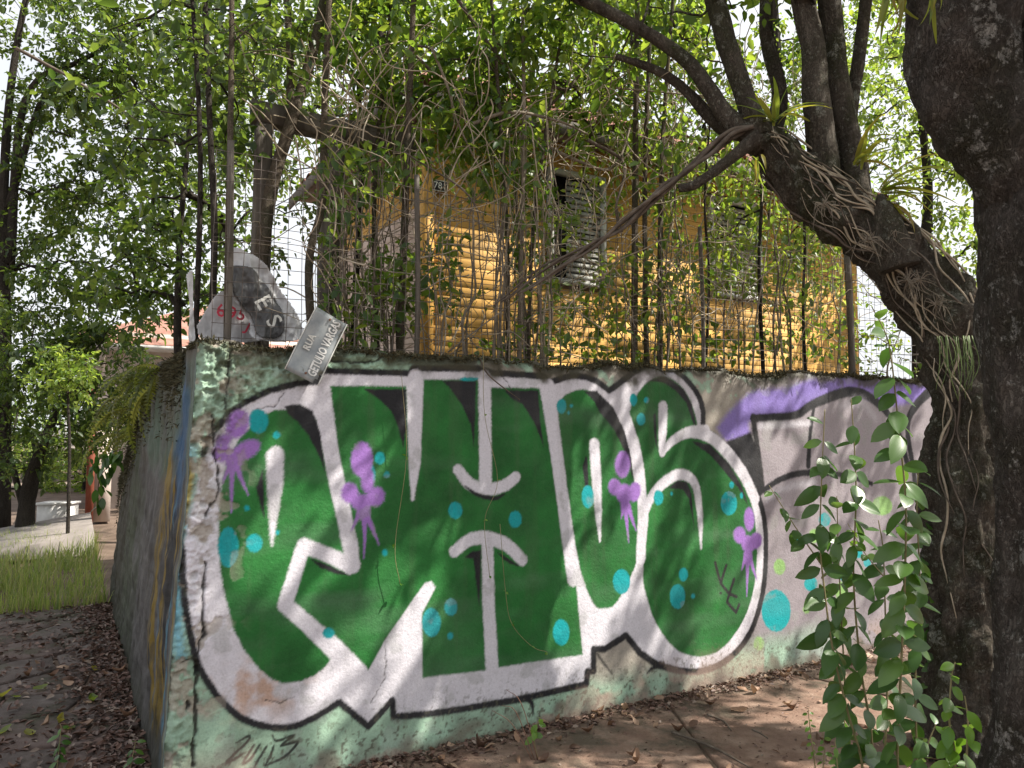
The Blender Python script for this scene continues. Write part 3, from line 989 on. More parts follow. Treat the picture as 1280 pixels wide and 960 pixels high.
splat(ZA, [(285, 425, 62, 36, -0.5), (185, 432, 34, 44, 0.3), (235, 465, 38, 42, 0), (250, 320, 46, 62, 0.5), (195, 385, 36, 26, -0.4)], [(228, 490, 226, 580, 225, 675), (245, 490, 268, 545, 292, 606), (220, 490, 205, 520, 192, 556)])
splat(ZA, [(750, 462, 44, 72, 0.05), (772, 545, 26, 56, 0), (700, 597, 36, 42, 0), (805, 612, 36, 40, 0.5), (748, 635, 44, 34, 0), (755, 670, 28, 40, 0)], [(758, 680, 760, 760, 756, 860), (770, 690, 795, 750, 818, 805), (740, 680, 725, 710, 706, 750)])
splat(ZC, [(580, 482, 30, 54, 0.05), (547, 572, 25, 34, 0), (626, 592, 25, 40, 0.2), (585, 600, 32, 40, 0), (588, 645, 18, 34, 0)], [(590, 650, 594, 720, 601, 795), (600, 650, 615, 700, 632, 748), (584, 650, 578, 675, 572, 698)])
splat(ZC, [(1085, 702, 20, 48, 0), (1046, 766, 25, 34, 0), (1110, 788, 25, 34, 0.2), (1080, 800, 28, 34, 0), (1078, 850, 18, 34, 0)], [(1076, 850, 1074, 920, 1070, 1010), (1084, 850, 1098, 900, 1112, 945), (1072, 850, 1060, 880, 1052, 905)])

sp_st = fbm(SG * 6 + ZZ * 4, ZZ * 10 - SG * 6, seed=66, octv=4)
isg = (CO[..., 1] > 2.2 * CO[..., 0]) & (CO[..., 1] > 2.2 * CO[..., 2])
CO = CO * (1 + (np.where(isg, 0.45, 0.12) * (sp_st - 0.5))[..., None])
CO = CO + np.where(isg, sstep(0.60, 0.72, fbm(SG * 24, ZZ * 24, seed=67, octv=4)) * 0.10, 0)[..., None] * (np.array((0.05, 0.13, 0.05)) - CO)
scuff = sstep(0.62, 0.70, fbm(SG * 8, ZZ * 8, seed=68, octv=6)) * 0.35 * sstep(0.02, 0.3, CO.sum(-1))
CO = CO * (1 - scuff[..., None]) + np.array((0.26, 0.27, 0.25)) * scuff[..., None] * np.where(isg, 0.12, 1)[..., None] + CO * (scuff * np.where(isg, 0.88, 0))[..., None]
# small tags and the year
TG = (0.012, 0.012, 0.012)
sline(TG, ZD, 13, 945, 140, 955, 180, 966, 222, 990, 150, soft=0.003, curve=False)
sline(TG, ZD, 13, 966, 222, 1000, 265, 1028, 275, soft=0.003, curve=False)
sline(TG, ZD, 13, 1020, 205, 1000, 262, 990, 298, 1026, 338, 1038, 308, soft=0.003, curve=False)
sdot(TG, ZD, 965, 261, 5, 6, 0.003)
YR = dict(soft=0.003, op=0.95)
sline((0.022, 0.024, 0.022), ZB, [1.35 * w for w in (4, 8, 8, 9, 10, 6)], 238, 862, 292, 832, 282, 858, 202, 936, 240, 920, 268, 902, **YR)
sline((0.022, 0.024, 0.022), ZB, [1.35 * w for w in (8, 9, 9, 7)], 312, 868, 268, 940, 300, 922, 335, 868, **YR)
sline((0.022, 0.024, 0.022), ZB, [1.35 * w for w in (8, 8, 5)], 362, 876, 340, 912, 312, 958, **YR)
sline((0.022, 0.024, 0.022), ZB, [1.35 * w for w in (4, 7, 7, 8, 8, 9, 6)], 388, 832, 405, 852, 472, 830, 420, 872, 486, 855, 440, 910, 360, 952, **YR)
sline((0.022, 0.024, 0.022), ZB, [1.35 * w for w in (5, 8, 6)], 392, 872, 378, 910, 358, 952, **YR)
for a in ((140, 100, 180, 160, 232, 212), (245, 145, 225, 200, 205, 255), (262, 130, 300, 165, 335, 205), (158, 188, 180, 210, 205, 232)):
    sline((0.10, 0.15, 0.10), ZA, [14, 20, 10], *a, soft=0.008, op=0.75)

# wear: rust bloom low on the first letter, rain dirt, moss stain under the coping, splash dirt at the foot
def blend(wt, col):
    global CO
    CO = CO * (1 - wt[..., None]) + np.asarray(col) * wt[..., None]


rs, rz = wl(ZB, 330, 640)[0]
r1 = sstep(0.55, 0.1, np.hypot((SG - rs) / 0.75, (ZZ - rz) / 0.42))
blend(np.clip(r1 * sstep(0.46, 0.66, fbm(SG * 7, ZZ * 7, seed=71, octv=5)) * 0.8, 0, 1) * (CO.sum(-1) > 0.8), (0.44, 0.26, 0.16))
n_st = fbm(SG * 16, ZZ * 1.2, seed=72, octv=4)
blend(sstep(0.55, 0.8, n_st) * 0.14, (0.10, 0.09, 0.07))
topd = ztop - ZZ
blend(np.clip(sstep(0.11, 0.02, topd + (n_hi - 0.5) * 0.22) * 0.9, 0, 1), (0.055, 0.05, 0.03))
ms = wl(ZE, 330, 460)[0]
blend(sstep(0.5, 0.2, np.hypot((SG - ms[0]) / 0.6, (ZZ - ms[1]) / 0.25)) * sstep(0.45, 0.6, n_hi) * 0.85, (0.035, 0.04, 0.02))
blend(sstep(0.12, 0.0, ZG + (n_hi - 0.5) * 0.25) * 0.75, (0.17, 0.13, 0.10))
speck = fbm(SG * 55, ZZ * 55, seed=73, octv=3)
blend(sstep(0.63, 0.70, speck) * sstep(0.40, 0.08, ZG) * 0.8, (0.09, 0.085, 0.06))
pk = sstep(0.57, 0.64, fbm(SG * 3.3, ZZ * 3.3, seed=74, octv=5)) * sstep(0.30, 0.08, ZG)
blend(pk * 0.55, (0.40, 0.29, 0.24))
blend(np.clip((fbm(SG * 1.5, ZZ * 6, seed=75) - 0.5) * 0.35, 0, 0.2), (0.3, 0.3, 0.3))

# relief: thrown render at the top of the corner, flaking strip down the edge, hairline and open cracks
corner = poly_mask(wl(ZA, 30, -20, 1000, -20, 960, 80, 600, 90, 480, 130, 330, 190, 230, 280, 150, 420, 30, 480), 0.06, False)
rough = np.zeros_like(SG)
rough[corner[0]] = corner[1]
strip = sstep(0.20, 0.05, SG - SL + (n_lo - 0.5) * 0.1)
rough = np.clip(rough + 0.6 * strip, 0, 1)
ridg = 1 - np.abs(2 * fbm(SG * 20, ZZ * 20, seed=80, octv=5) - 1)
ridg2 = 1 - np.abs(2 * fbm(SG * 38, ZZ * 38, seed=82, octv=3) - 1)
H = 0.012 * (fbm(SG * 1.7, ZZ * 1.7, seed=81) - 0.5) + rough * (0.060 * (ridg - 0.68) + 0.022 * (ridg2 - 0.6) + 0.02 * (n_hi - 0.5)) + 0.0016 * (fbm(SG * 60, ZZ * 60, seed=83, octv=2) - 0.5)
blend(rough * np.clip(sstep(0.80, 0.58, ridg) * 0.7 + sstep(0.62, 0.4, ridg2) * 0.5, 0, 0.85) * (1 - 0.5 * strip), (0.12, 0.14, 0.085))  # hollows of the rough render coloured darker, shade painted in for relief
flake = sstep(0.60, 0.66, fbm(SG * 13, ZZ * 13, seed=84, octv=5)) * sstep(0.38, 0.10, SG - SL)
H -= flake * 0.007
blend(flake * 0.8, (0.33, 0.29, 0.24))


def crack(z, w, *xy):
    global H
    p = wl(z, *xy)
    q = [p[0]]
    for a, b in zip(p[:-1], p[1:]):
        n = max(2, int(math.hypot(b[0] - a[0], b[1] - a[1]) / 0.02))
        for k in range(1, n + 1):
            t = k / n
            q.append((a[0] + (b[0] - a[0]) * t + random.uniform(-1, 1) * 0.006, a[1] + (b[1] - a[1]) * t + random.uniform(-1, 1) * 0.006))
    ws = [w * random.uniform(0.35, 1.5) for _ in q]
    sel, mk = stroke_mask(q, ws, 0.004, False)
    H[sel] -= mk * min(0.02, w * 1.3)
    CO[sel] = CO[sel] * (1 - 0.9 * mk[:, None]) + np.array((0.03, 0.026, 0.02)) * 0.9 * mk[:, None]


crack(ZA, 0.009, 225, -10, 215, 130, 200, 260)
crack(ZA, 0.010, 150, 285, 155, 400, 170, 500, 172, 600, 120, 690)
crack(ZA, 0.010, 600, 58, 680, 70, 800, 70, 850, 32)
crack(ZB, 0.011, 120, 140, 110, 240, 105, 330, 110, 420, 85, 500)
crack(ZB, 0.014, 85, 540, 80, 640, 82, 760, 70, 860, 66, 950)
crack(ZB, 0.008, 20, 545, 60, 530, 85, 540)
crack(ZB, 0.004, 842, 440, 838, 600, 780, 700)
crack(ZA, 0.005, 440, 190, 400, 250, 330, 260)
crack(ZB, 0.004, 360, 690, 420, 700, 470, 680)
crack(ZC, 0.004, 85, 30, 90, 110, 150, 200)
for cx, cy in ((112, 415), (45, 700), (80, 560)):
    a = wl(ZB, cx, cy, cx + 6, cy + 14, cx - 4, cy + 30)
    sel, mk = stroke_mask(a, [0.016, 0.02, 0.01], 0.005, False)
    H[sel] -= mk * 0.02
    CO[sel] = CO[sel] * (1 - 0.9 * mk[:, None]) + 0.02 * mk[:, None]

edge = sstep(0.05, 0.0, SG - SL)
DD = 0.02 * ZZ - H + 0.03 * edge ** 2 + 0.025 * sstep(0.05, 0.0, topd)       # slight batter, rounded corner and top
WV = np.stack([C0.x + U.x * SG + B.x * DD, C0.y + U.y * SG + B.y * DD, ZZ], -1)
ii = (np.arange(NZ - 1)[:, None] * NS + np.arange(NS - 1)[None, :]).ravel()
WQ = np.stack([ii, ii + 1, ii + NS + 1, ii + NS], 1)
wall = thing('retaining_wall', 'mint and grey rendered retaining wall painted with large green bubble lettering', 'wall', tuple(C0))


def wall_loc(v):
    return np.asarray(v, float).reshape(-1, 3) - np.array(tuple(C0))


def paint_attr(me, col):
    at_ = me.color_attributes.new('paint', 'FLOAT_COLOR', 'POINT')
    c = np.ones((len(me.vertices), 4), np.float32)
    c[:, :3] = np.clip(col.reshape(-1, 3), 0, 1)
    at_.data.foreach_set('color', c.ravel())


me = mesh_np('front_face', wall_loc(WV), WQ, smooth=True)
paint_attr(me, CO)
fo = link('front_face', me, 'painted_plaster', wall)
fo['label'] = 'front of the wall with green, white and black lettering, teal dots and purple splats'

# the side that runs back along the footpath: streaked, mossy, its top worn down towards the far end
ND, NZ2 = 420, 190
D_END = 5.5
td, tz = np.meshgrid(np.linspace(0, 1, ND) ** 1.3, np.linspace(0, 1, NZ2), indexing='xy')
dd = td * D_END
zt = np.interp(dd, [0, 2.15, 3.7, 5.4], [2.0, 2.04, 1.72, 1.05]) + 0.05 * (fbm(dd * 4, dd * 0, seed=91) - 0.5)
zt[:, 0] = z_top(np.array([0.11]))[0]
z2 = -0.30 + tz * (zt + 0.30)
s2 = s_left(z2)
fade = sstep(0, 0.4, dd)
s2 = s2 + fade * (0.07 * (fbm(dd * 1.2, z2 * 1.2, seed=92) - 0.5) + 0.06 * (fbm(dd * 9, z2 * 4, seed=93) - 0.5)) + 0.03 * sstep(2.5, 5, dd) * z2
d2 = dd + 0.02 * z2 + 0.03 * sstep(0.02, 0, dd)
v2 = np.stack([C0.x + U.x * s2 + B.x * d2, C0.y + U.y * s2 + B.y * d2, z2], -1)
strk = fbm(dd * 9, z2 * 0.8, seed=94, octv=5)
strk2 = fbm(dd * 14 + 5, z2 * 0.7, seed=95, octv=4)
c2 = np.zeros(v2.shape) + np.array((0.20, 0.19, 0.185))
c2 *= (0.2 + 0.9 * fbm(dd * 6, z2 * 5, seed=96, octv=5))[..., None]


def bl2(wt, col):
    global c2
    wt = np.clip(wt, 0, 1)[..., None]
    c2 = c2 * (1 - wt) + np.asarray(col) * wt


nn2 = fbm(dd * 3, z2 * 3, seed=97)
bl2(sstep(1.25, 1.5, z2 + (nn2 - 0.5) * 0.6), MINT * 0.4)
bl2(sstep(0.25, 0.10, np.abs(dd - 0.35) + np.abs(z2 - 1.45) * 0.35 + (nn2 - 0.5) * 0.2), (0.04, 0.12, 0.24))
low = sstep(1.45, 1.25, z2 + (strk - 0.5) * 0.8) * sstep(-0.1, 0.0, z2)
bl2(low * sstep(1.15, 0.9, dd) * sstep(0.44, 0.50, strk) * 0.95, (0.025, 0.026, 0.03))
bl2(low * sstep(1.1, 0.9, dd) * sstep(0.55, 0.60, strk2) * 0.9, (0.30, 0.20, 0.025))
bl2(low * sstep(0.9, 0.4, dd) * sstep(0.40, 0.34, strk2) * 0.8, (0.12, 0.30, 0.42))
bl2(sstep(0.16, 0.03, dd) * sstep(0.4, 0.6, fbm(dd * 8, z2 * 6, seed=98)) * 0.8, (0.25, 0.38, 0.38))
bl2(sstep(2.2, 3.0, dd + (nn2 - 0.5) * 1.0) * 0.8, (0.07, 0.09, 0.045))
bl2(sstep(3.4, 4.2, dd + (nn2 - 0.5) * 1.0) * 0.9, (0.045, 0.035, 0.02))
bl2(sstep(0.15, -0.2, z2 + (nn2 - 0.5) * 0.5) * 0.8, (0.04, 0.042, 0.025))
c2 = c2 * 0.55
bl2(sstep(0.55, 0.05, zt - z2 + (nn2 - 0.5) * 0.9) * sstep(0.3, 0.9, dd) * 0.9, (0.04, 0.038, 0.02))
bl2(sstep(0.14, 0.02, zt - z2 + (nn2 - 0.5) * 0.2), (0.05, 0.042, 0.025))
bl2(sstep(0.58, 0.66, fbm(dd * 18, z2 * 7, seed=99, octv=4)) * 0.6, (0.035, 0.032, 0.028))
ii = (np.arange(NZ2 - 1)[:, None] * ND + np.arange(ND - 1)[None, :]).ravel()
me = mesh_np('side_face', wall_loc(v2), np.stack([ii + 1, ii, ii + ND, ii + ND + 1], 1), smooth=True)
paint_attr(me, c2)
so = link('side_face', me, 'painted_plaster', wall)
so['label'] = 'narrow side of the wall with streaked black, yellow and grey paint and moss'
# flat top of the wall
tq = MB()
for k in range(70):
    s0, s1 = 0.13 + k * 0.1, 0.13 + (k + 1) * 0.1
    za, zb = float(z_top(s0)) - 0.01, float(z_top(s1)) - 0.01
    if s1 > 7.1:
        break
    tq.add([tuple(P(s0, 0.05, za)), tuple(P(s1, 0.05, zb)), tuple(P(s1, 0.30, zb)), tuple(P(s0, 0.30, za)), tuple(P(s0, 0.30, 1.6)), tuple(P(s1, 0.30, 1.6))], [(0, 1, 2, 3), (3, 2, 5, 4)])
tq.v = [wall_loc(a) for a in tq.v]
tq.build('top_face', 'moss', wall)
# ragged fringe of moss, roots and rotted leaf along the top edge
n = 22000
s_ = RNG.uniform(0.1, 7.1, n)
s_ = s_[vnoise(s_ * 2.2, s_ * 0, seed=3) + RNG.uniform(-0.3, 0.3, len(s_)) > 0.34]
n = len(s_)
d_ = RNG.uniform(-0.005, 0.22, n)
zz_ = z_top(s_) - 0.012 + RNG.uniform(-0.01, 0.01, n)
pos = np.array([tuple(P(a, b, c)) for a, b, c in zip(s_, d_, zz_)])
ax = RNG.normal(size=(n, 3)) * 0.7 + np.array([0.1, -0.35, 0.25])
V_, Q_ = leaves_np(pos, ax, rvec(n), RNG.uniform(0.008, 0.034, n), RNG.uniform(0.004, 0.012, n))
link('moss', mesh_np('moss', wall_loc(V_), Q_), 'moss', wall, 'stuff')
n = 9000
q_ = RNG.uniform(0.1, 5.4, n)
zz_ = np.interp(q_, [0, 2.15, 3.7, 5.4], [2.0, 2.04, 1.72, 1.05])
dn = np.minimum(RNG.exponential(0.10, n), 0.5) * (q_ > 0.5)
pos = np.array([tuple(P(float(s_left(z - e)) - 0.005 + RNG.uniform(0, 0.12) * (e < 0.02), a, z - e)) for a, z, e in zip(q_, zz_, dn)])
V_, Q_ = leaves_np(pos, RNG.normal(size=(n, 3)) * 0.5 + np.array([-0.5, -0.2, -0.2]), rvec(n), RNG.uniform(0.012, 0.05, n), RNG.uniform(0.004, 0.013, n))
link('moss', mesh_np('moss', wall_loc(V_), Q_), 'moss', wall, 'stuff')
# plain continuation of the wall beyond the mural, and the end of the side face
cw = MB()
vz = np.linspace(-0.12, 1.96, 14)
for k in range(30):
    s0, s1 = 7.2 + k * 0.5, 7.7 + k * 0.5
    cw.box(wall_loc(tuple(P(s0, 0.03, -0.32)))[0], tuple(U * 0.5), tuple(B * 0.25), (0, 0, 2.27 + 0.03 * math.sin(k * 1.7)))
cw.build('end_length', 'ramp_concrete', wall)

# ------------------------------------------------------------------ paving: irregular stones cut from cells
def clip_half(poly, a, b, c):                   # keep a*x + b*y <= c
    out = []
    for i in range(len(poly)):
        p, q = poly[i], poly[(i + 1) % len(poly)]
        fp, fq = a * p[0] + b * p[1] - c, a * q[0] + b * q[1] - c
        if fp <= 0:
            out.append(p)
        if fp * fq < 0:
            t = fp / (fp - fq)
            out.append((p[0] + (q[0] - p[0]) * t, p[1] + (q[1] - p[1]) * t))
    return out


def cells(seeds, frame):
    res = []
    for i, p in enumerate(seeds):
        poly = list(frame)
        for j, q in enumerate(seeds):
            if i == j or abs(q[0] - p[0]) + abs(q[1] - p[1]) > 5:
                continue
            a, b = q[0] - p[0], q[1] - p[1]
            poly = clip_half(poly, a, b, (q[0] ** 2 + q[1] ** 2 - p[0] ** 2 - p[1] ** 2) / 2)
            if len(poly) < 3:
                break
        if len(poly) >= 3:
            res.append(poly)
    return res


def stone(poly, to_world, gap, thick, z0, mat, parent, name):
    cx = sum(p[0] for p in poly) / len(poly)
    cy = sum(p[1] for p in poly) / len(poly)
    ring = []
    for i in range(len(poly)):                  # two slightly wavering points per side
        a, b = poly[i], poly[(i + 1) % len(poly)]
        for t in (0.0, 0.36, 0.7):
            x, y = a[0] + (b[0] - a[0]) * t, a[1] + (b[1] - a[1]) * t
            l = math.hypot(x - cx, y - cy) + 1e-6
            k = max(0.3, 1 - (gap + random.uniform(0, gap * 0.9)) / l)
            if t == 0.0:
                k -= 0.02
            ring.append((cx + (x - cx) * k, cy + (y - cy) * k))
    n = len(ring)
    tx, ty = random.gauss(0, 0.006), random.gauss(0, 0.006)
    z = z0 + random.uniform(-0.006, 0.006)
    v = []
    rad_ = max(0.1, math.sqrt(sum((p[0] - cx) ** 2 + (p[1] - cy) ** 2 for p in poly) / len(poly)))
    for sc, zz in ((1.0, z - thick), (1.0, z - 0.008), (1.0 - 0.010 / rad_, z)):
        for x, y in ring:
            X, Y = cx + (x - cx) * sc, cy + (y - cy) * sc
            w = to_world(X, Y)
            v.append((w.x, w.y, zz + (X - cx) * tx + (Y - cy) * ty + random.uniform(-0.002, 0.002)))
    w = to_world(cx, cy)
    v.append((w.x, w.y, z + random.uniform(-0.002, 0.004)))
    q = [(r * n + i, r * n + (i + 1) % n, (r + 1) * n + (i + 1) % n, (r + 1) * n + i) for r in (0, 1) for i in range(n)]
    t = [(2 * n + i, 2 * n + (i + 1) % n, 3 * n) for i in range(n)]
    return link(name, mesh_np(name, v, q, t), mat, parent)


pav = link('pavement', mesh_np('pavement', [tuple(P(s, d, G0 - 0.022)) for s, d in ((-0.02, 0.02), (9, 0.02), (9, -3.4), (-0.02, -3.4))], [(0, 3, 2, 1)]), 'earth', kind='structure')
seeds = []
for i in range(6):
    for j in range(3):
        seeds.append((0.6 + i * 1.5 + 0.5 * (j % 2) + random.uniform(-0.5, 0.5), -0.5 - j * 1.15 + random.uniform(-0.35, 0.35)))
for poly in cells(seeds, [(-0.02, -3.4), (9, -3.4), (9, 0.0), (-0.02, 0.0)]):
    stone(poly, lambda x, y: P(x, y, 0), 0.005, 0.06, G0, 'concrete_slab', pav, 'slab')
path = link('footpath', mesh_np('footpath', [tuple(P(s, d, G0 - 0.026)) for s, d in ((-2.6, -3.4), (-0.03, -3.4), (0.05, 5.6), (-2.6, 5.6))], [(0, 1, 2, 3)]), 'earth', kind='structure')
seeds = []
for i in range(6):
    for j in range(17):
        seeds.append((-2.4 + i * 0.45 + random.uniform(-0.17, 0.17), -3.2 + j * 0.5 + random.uniform(-0.2, 0.2)))
for poly in cells(seeds, [(-2.6, -3.4), (-0.03, -3.4), (-0.03, 5.0), (-2.6, 5.0)]):
    stone(poly, lambda x, y: P(x, y, 0), 0.014, 0.06, G0, 'flagstone', path, 'flagstone')

# the street beyond, and the ramp of the next gateway
def sheet(name, pts, z, mat):
    return link(name, mesh_np(name, [(p[0], p[1], z) for p in pts], [(0, 1, 2, 3)]), mat, kind='structure')


sheet('street', [tuple(P(s, d, 0)) for s, d in ((-9.5, -20), (-3.6, -20), (-3.6, 90), (-9.5, 90))], G0 + 0.02, 'asphalt')
sheet('cross_street', [tuple(P(s, d, 0)) for s, d in ((-3.6, 25), (0, 25), (0, 27.5), (-3.6, 27.5))], G0 + 0.024, 'asphalt')
rp = MB()
a0, a1 = P(-1.9, 8.2, 0), P(-0.15, 8.2, 0)
rp.add([tuple(P(-1.4, 8.6, G0)), tuple(P(-0.1, 8.6, G0)), tuple(P(-0.1, 8.6, 0.10)), tuple(P(-1.4, 8.6, -0.08)),
        tuple(P(-1.6, 11.4, G0)), tuple(P(-0.1, 11.4, G0)), tuple(P(-0.1, 11.4, 0.16)), tuple(P(-1.6, 11.4, -0.06))],
       [(0, 1, 2, 3), (3, 2, 6, 7), (4, 7, 6, 5), (0, 3, 7, 4), (1, 5, 6, 2)])
tag(rp.build('gate_ramp', 'ramp_concrete'), 'sloping concrete ramp in front of the gateway beyond the grass', 'ramp')

# ================================================================== THE YELLOW HOUSE
HD = 2.62
HS0 = on_d(531, 240, HD)[0]
HS1 = on_d(1066, 380, HD)[0]
HZ0, HZ1 = 1.80, 4.70
HB = HD + 3.1
house = thing('wooden_house', 'yellow clapboard wooden house behind the wire fence', 'house', tuple(P((HS0 + HS1) / 2, HD + 2, 1.8)))
HO = np.array(tuple(house.location))


def hloc(p):
    return np.array(tuple(p)) - HO


core = MB()
core.box(hloc(P(HS0 + 0.03, HD + 0.03, HZ0 - 0.3)), tuple(U * (HS1 - HS0 - 0.06)), tuple(B * (HB - HD)), (0, 0, HZ1 - HZ0 + 0.3))
core.build('wall_core', 'plank_brown', house)
PITCHP = 0.098
w1 = [on_d(688, 228, HD), on_d(750, 355, HD)]
w2 = [on_d(888, 285, HD), on_d(946, 372, HD)]
WIN = [(w1[0][0], w1[1][0], w1[1][1], w1[1][1] + 1.12), (w2[0][0], w2[1][0], w2[1][1], w2[1][1] + 1.12)]
plank_cache = {}


def plank(p, L, axis, out, mat):
    key = (round(L, 1), mat)
    if key not in plank_cache:
        l = key[0]
        b = MB()
        h = PITCHP - 0.003
        # clapboard section, thicker at its lower edge
        sec = [(0.0, 0.0), (0.0122, 0.0), (0.0125, 0.004), (0.0095, h), (0.0, h)]
        v = [(x, -y, z) for x in (0.002, l - 0.002) for y, z in sec]
        q = [(i, (i + 1) % 5, 5 + (i + 1) % 5, 5 + i) for i in range(5)]
        t = [(0, 2, 1), (0, 3, 2), (0, 4, 3), (5, 6, 7), (5, 7, 8), (5, 8, 9)]
        b.add(v, q, t)
        me_ = b.mesh('plank')
        me_.materials.append(MATS[mat])
        plank_cache[key] = me_
    o = link('plank', plank_cache[key], None, house)
    ang = math.atan2(axis.y, axis.x)
    o.location = hloc(p)
    o.rotation_euler = (random.gauss(0, 0.004), 0, ang)
    o.scale = (L / key[0], 1, 1)
    return o


nrow = int((HZ1 - HZ0) / PITCHP)
for r in range(nrow):
    z = HZ0 + r * PITCHP
    cuts = [(HS0 + 0.08, HS1 - 0.08)]
    for a, b, za, zb in WIN:
        if z + PITCHP > za - 0.05 and z < zb + 0.05:
            cuts = [c for c0, c1 in cuts for c in (((c0, a - 0.06), (b + 0.06, c1)) if c0 < a < c1 else ((c0, c1),))]
    for c0, c1 in cuts:
        if c1 - c0 > 2.2:
            m_ = c0 + (c1 - c0) * random.choice((0.35, 0.5, 0.62))
            plank(P(c0, HD, z), m_ - c0, U, B, 'plank_yellow')
            plank(P(m_, HD, z), c1 - m_, U, B, 'plank_yellow')
        else:
            plank(P(c0, HD, z), c1 - c0, U, B, 'plank_yellow')
    # the side that faces the footpath
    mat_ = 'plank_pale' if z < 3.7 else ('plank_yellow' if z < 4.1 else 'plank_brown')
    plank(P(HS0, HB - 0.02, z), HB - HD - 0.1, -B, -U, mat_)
for s in (HS0 - 0.03, HS1 - 0.07):
    b = MB()
    b.box(hloc(P(s, HD - 0.045, HZ0 - 0.1)), tuple(U * 0.11), tuple(B * 0.12), (0, 0, HZ1 - HZ0 + 0.05))
    b.build('corner_board', 'plank_yellow', house)
for wi, (a, b_, za, zb) in enumerate(WIN):
    fr = MB()
    fw = 0.055
    for s, l, z, h in ((a - 0.05, fw, za - 0.05, zb - za + 0.1), (b_ - 0.005, fw, za - 0.05, zb - za + 0.1)):
        fr.box(hloc(P(s, HD - 0.06, z)), tuple(U * l), tuple(B * 0.10), (0, 0, h))
    for z in (za - 0.052, zb - 0.005):
        fr.box(hloc(P(a + 0.006, HD - 0.057, z)), tuple(U * (b_ - a - 0.012)), tuple(B * 0.10), (0, 0, fw))
    win = fr.build('window', 'paint_grey', house)
    win['label'] = 'weathered grey window with slatted shutters'
    pn = MB()
    pn.box(hloc(P(a, HD + 0.02, za)), tuple(U * (b_ - a)), tuple(B * 0.008), (0, 0, zb - za))
    pn.build('pane', 'dark_void', win)
    ns_ = 17
    sl = MB()
    gap = 0.16 if wi == 0 else 0.03
    wid = b_ - a - gap - 0.04
    sl.box((0, 0, 0), tuple(U * wid), tuple(B * 0.008 - Vector((0, 0, 0.012))), (tuple(B * 0.018 + Vector((0, 0, 0.045)))))
    slm = sl.mesh('slat')
    slm.materials.append(MATS['shutter_paint'])
    for k in range(ns_):
        o = link('slat', slm, None, win)
        o.location = hloc(P(a + gap + 0.02, HD - 0.04, za + 0.03 + k * (zb - za - 0.06) / ns_))
pl = MB()
c = on_d(547.5, 234, HD)
pl.box(hloc(P(c[0] - 0.075, HD - 0.045, c[1] - 0.05)), tuple(U * 0.15), tuple(B * 0.012), (0, 0, 0.10))
plate = pl.build('number_plate', 'plate_black', house)
plate['label'] = 'small black house number plate reading 781'
for k, bd in enumerate(((0.15, 0.006, 0.047), (0.15, 0.006, -0.053))):
    b = MB()
    b.box(hloc(P(c[0] - 0.075, HD - 0.049, c[1] + bd[2])), tuple(U * bd[0]), tuple(B * 0.012), (0, 0, bd[1]))
    b.build('plate_edge', 'lettering_pale', plate)
tm = text_mesh('781', 0.09)
to = link('numerals', tm, 'lettering_white', plate)
to.location = hloc(P(c[0], HD - 0.049, c[1]))
to.rotation_euler = (math.pi / 2, 0, math.atan2(U.y, U.x))
# hipped roof of clay tiles
OV = 0.42
EZ = 4.66
RP = math.tan(R(31))
rs0, rs1, rd0 = HS0 - OV, HS1 + OV, HD - OV
HALF = (HB - HD) / 2 + OV
RZ = EZ + 0.08 + HALF * RP
roof = MB()
c00, c10 = P(rs0, rd0, EZ), P(rs1, rd0, EZ)
c01, c11 = P(rs0, rd0 + 2 * HALF, EZ), P(rs1, rd0 + 2 * HALF, EZ)
ra, rb = P(rs0 + HALF, rd0 + HALF, EZ + HALF * RP), P(rs1 - HALF, rd0 + HALF, EZ + HALF * RP)
roof.add([hloc(x) for x in (c00, c10, c11, c01, ra, rb)], [(0, 1, 5, 4), (2, 3, 4, 5), (0, 3, 2, 1)], [(3, 0, 4), (1, 2, 5)])
rf = roof.build('roof', 'plank_brown', house)
fa = MB()
fa.box(hloc(P(rs0, rd0 - 0.03, EZ - 0.13)), tuple(U * (rs1 - rs0)), tuple(B * 0.025), (0, 0, 0.15))
fa.build('fascia', 'wood_grey', rf)
fa = MB()
fa.box(hloc(P(rs0 - 0.03, rd0, EZ - 0.13)), tuple(U * 0.025), tuple(B * 2 * HALF), (0, 0, 0.15))
fa.build('fascia', 'wood_grey', rf)
TW, TL = 0.24, 0.40


def tile_mesh(run, up):
    th = np.linspace(0, math.pi, 6)
    v = []
    for k, e in ((0.0, 1.0), (TL, 0.82)):
        for t in th:
            v.append(np.array(tuple(run)) * (-math.cos(t) * TW * 0.5 * e) + np.array(tuple(up)) * k + np.array((0, 0, math.sin(t) * 0.07 * e + (0.03 if k == 0 else 0.0))))
    q = [(i, i + 1, 7 + i, 6 + i) for i in range(5)]
    return v, q


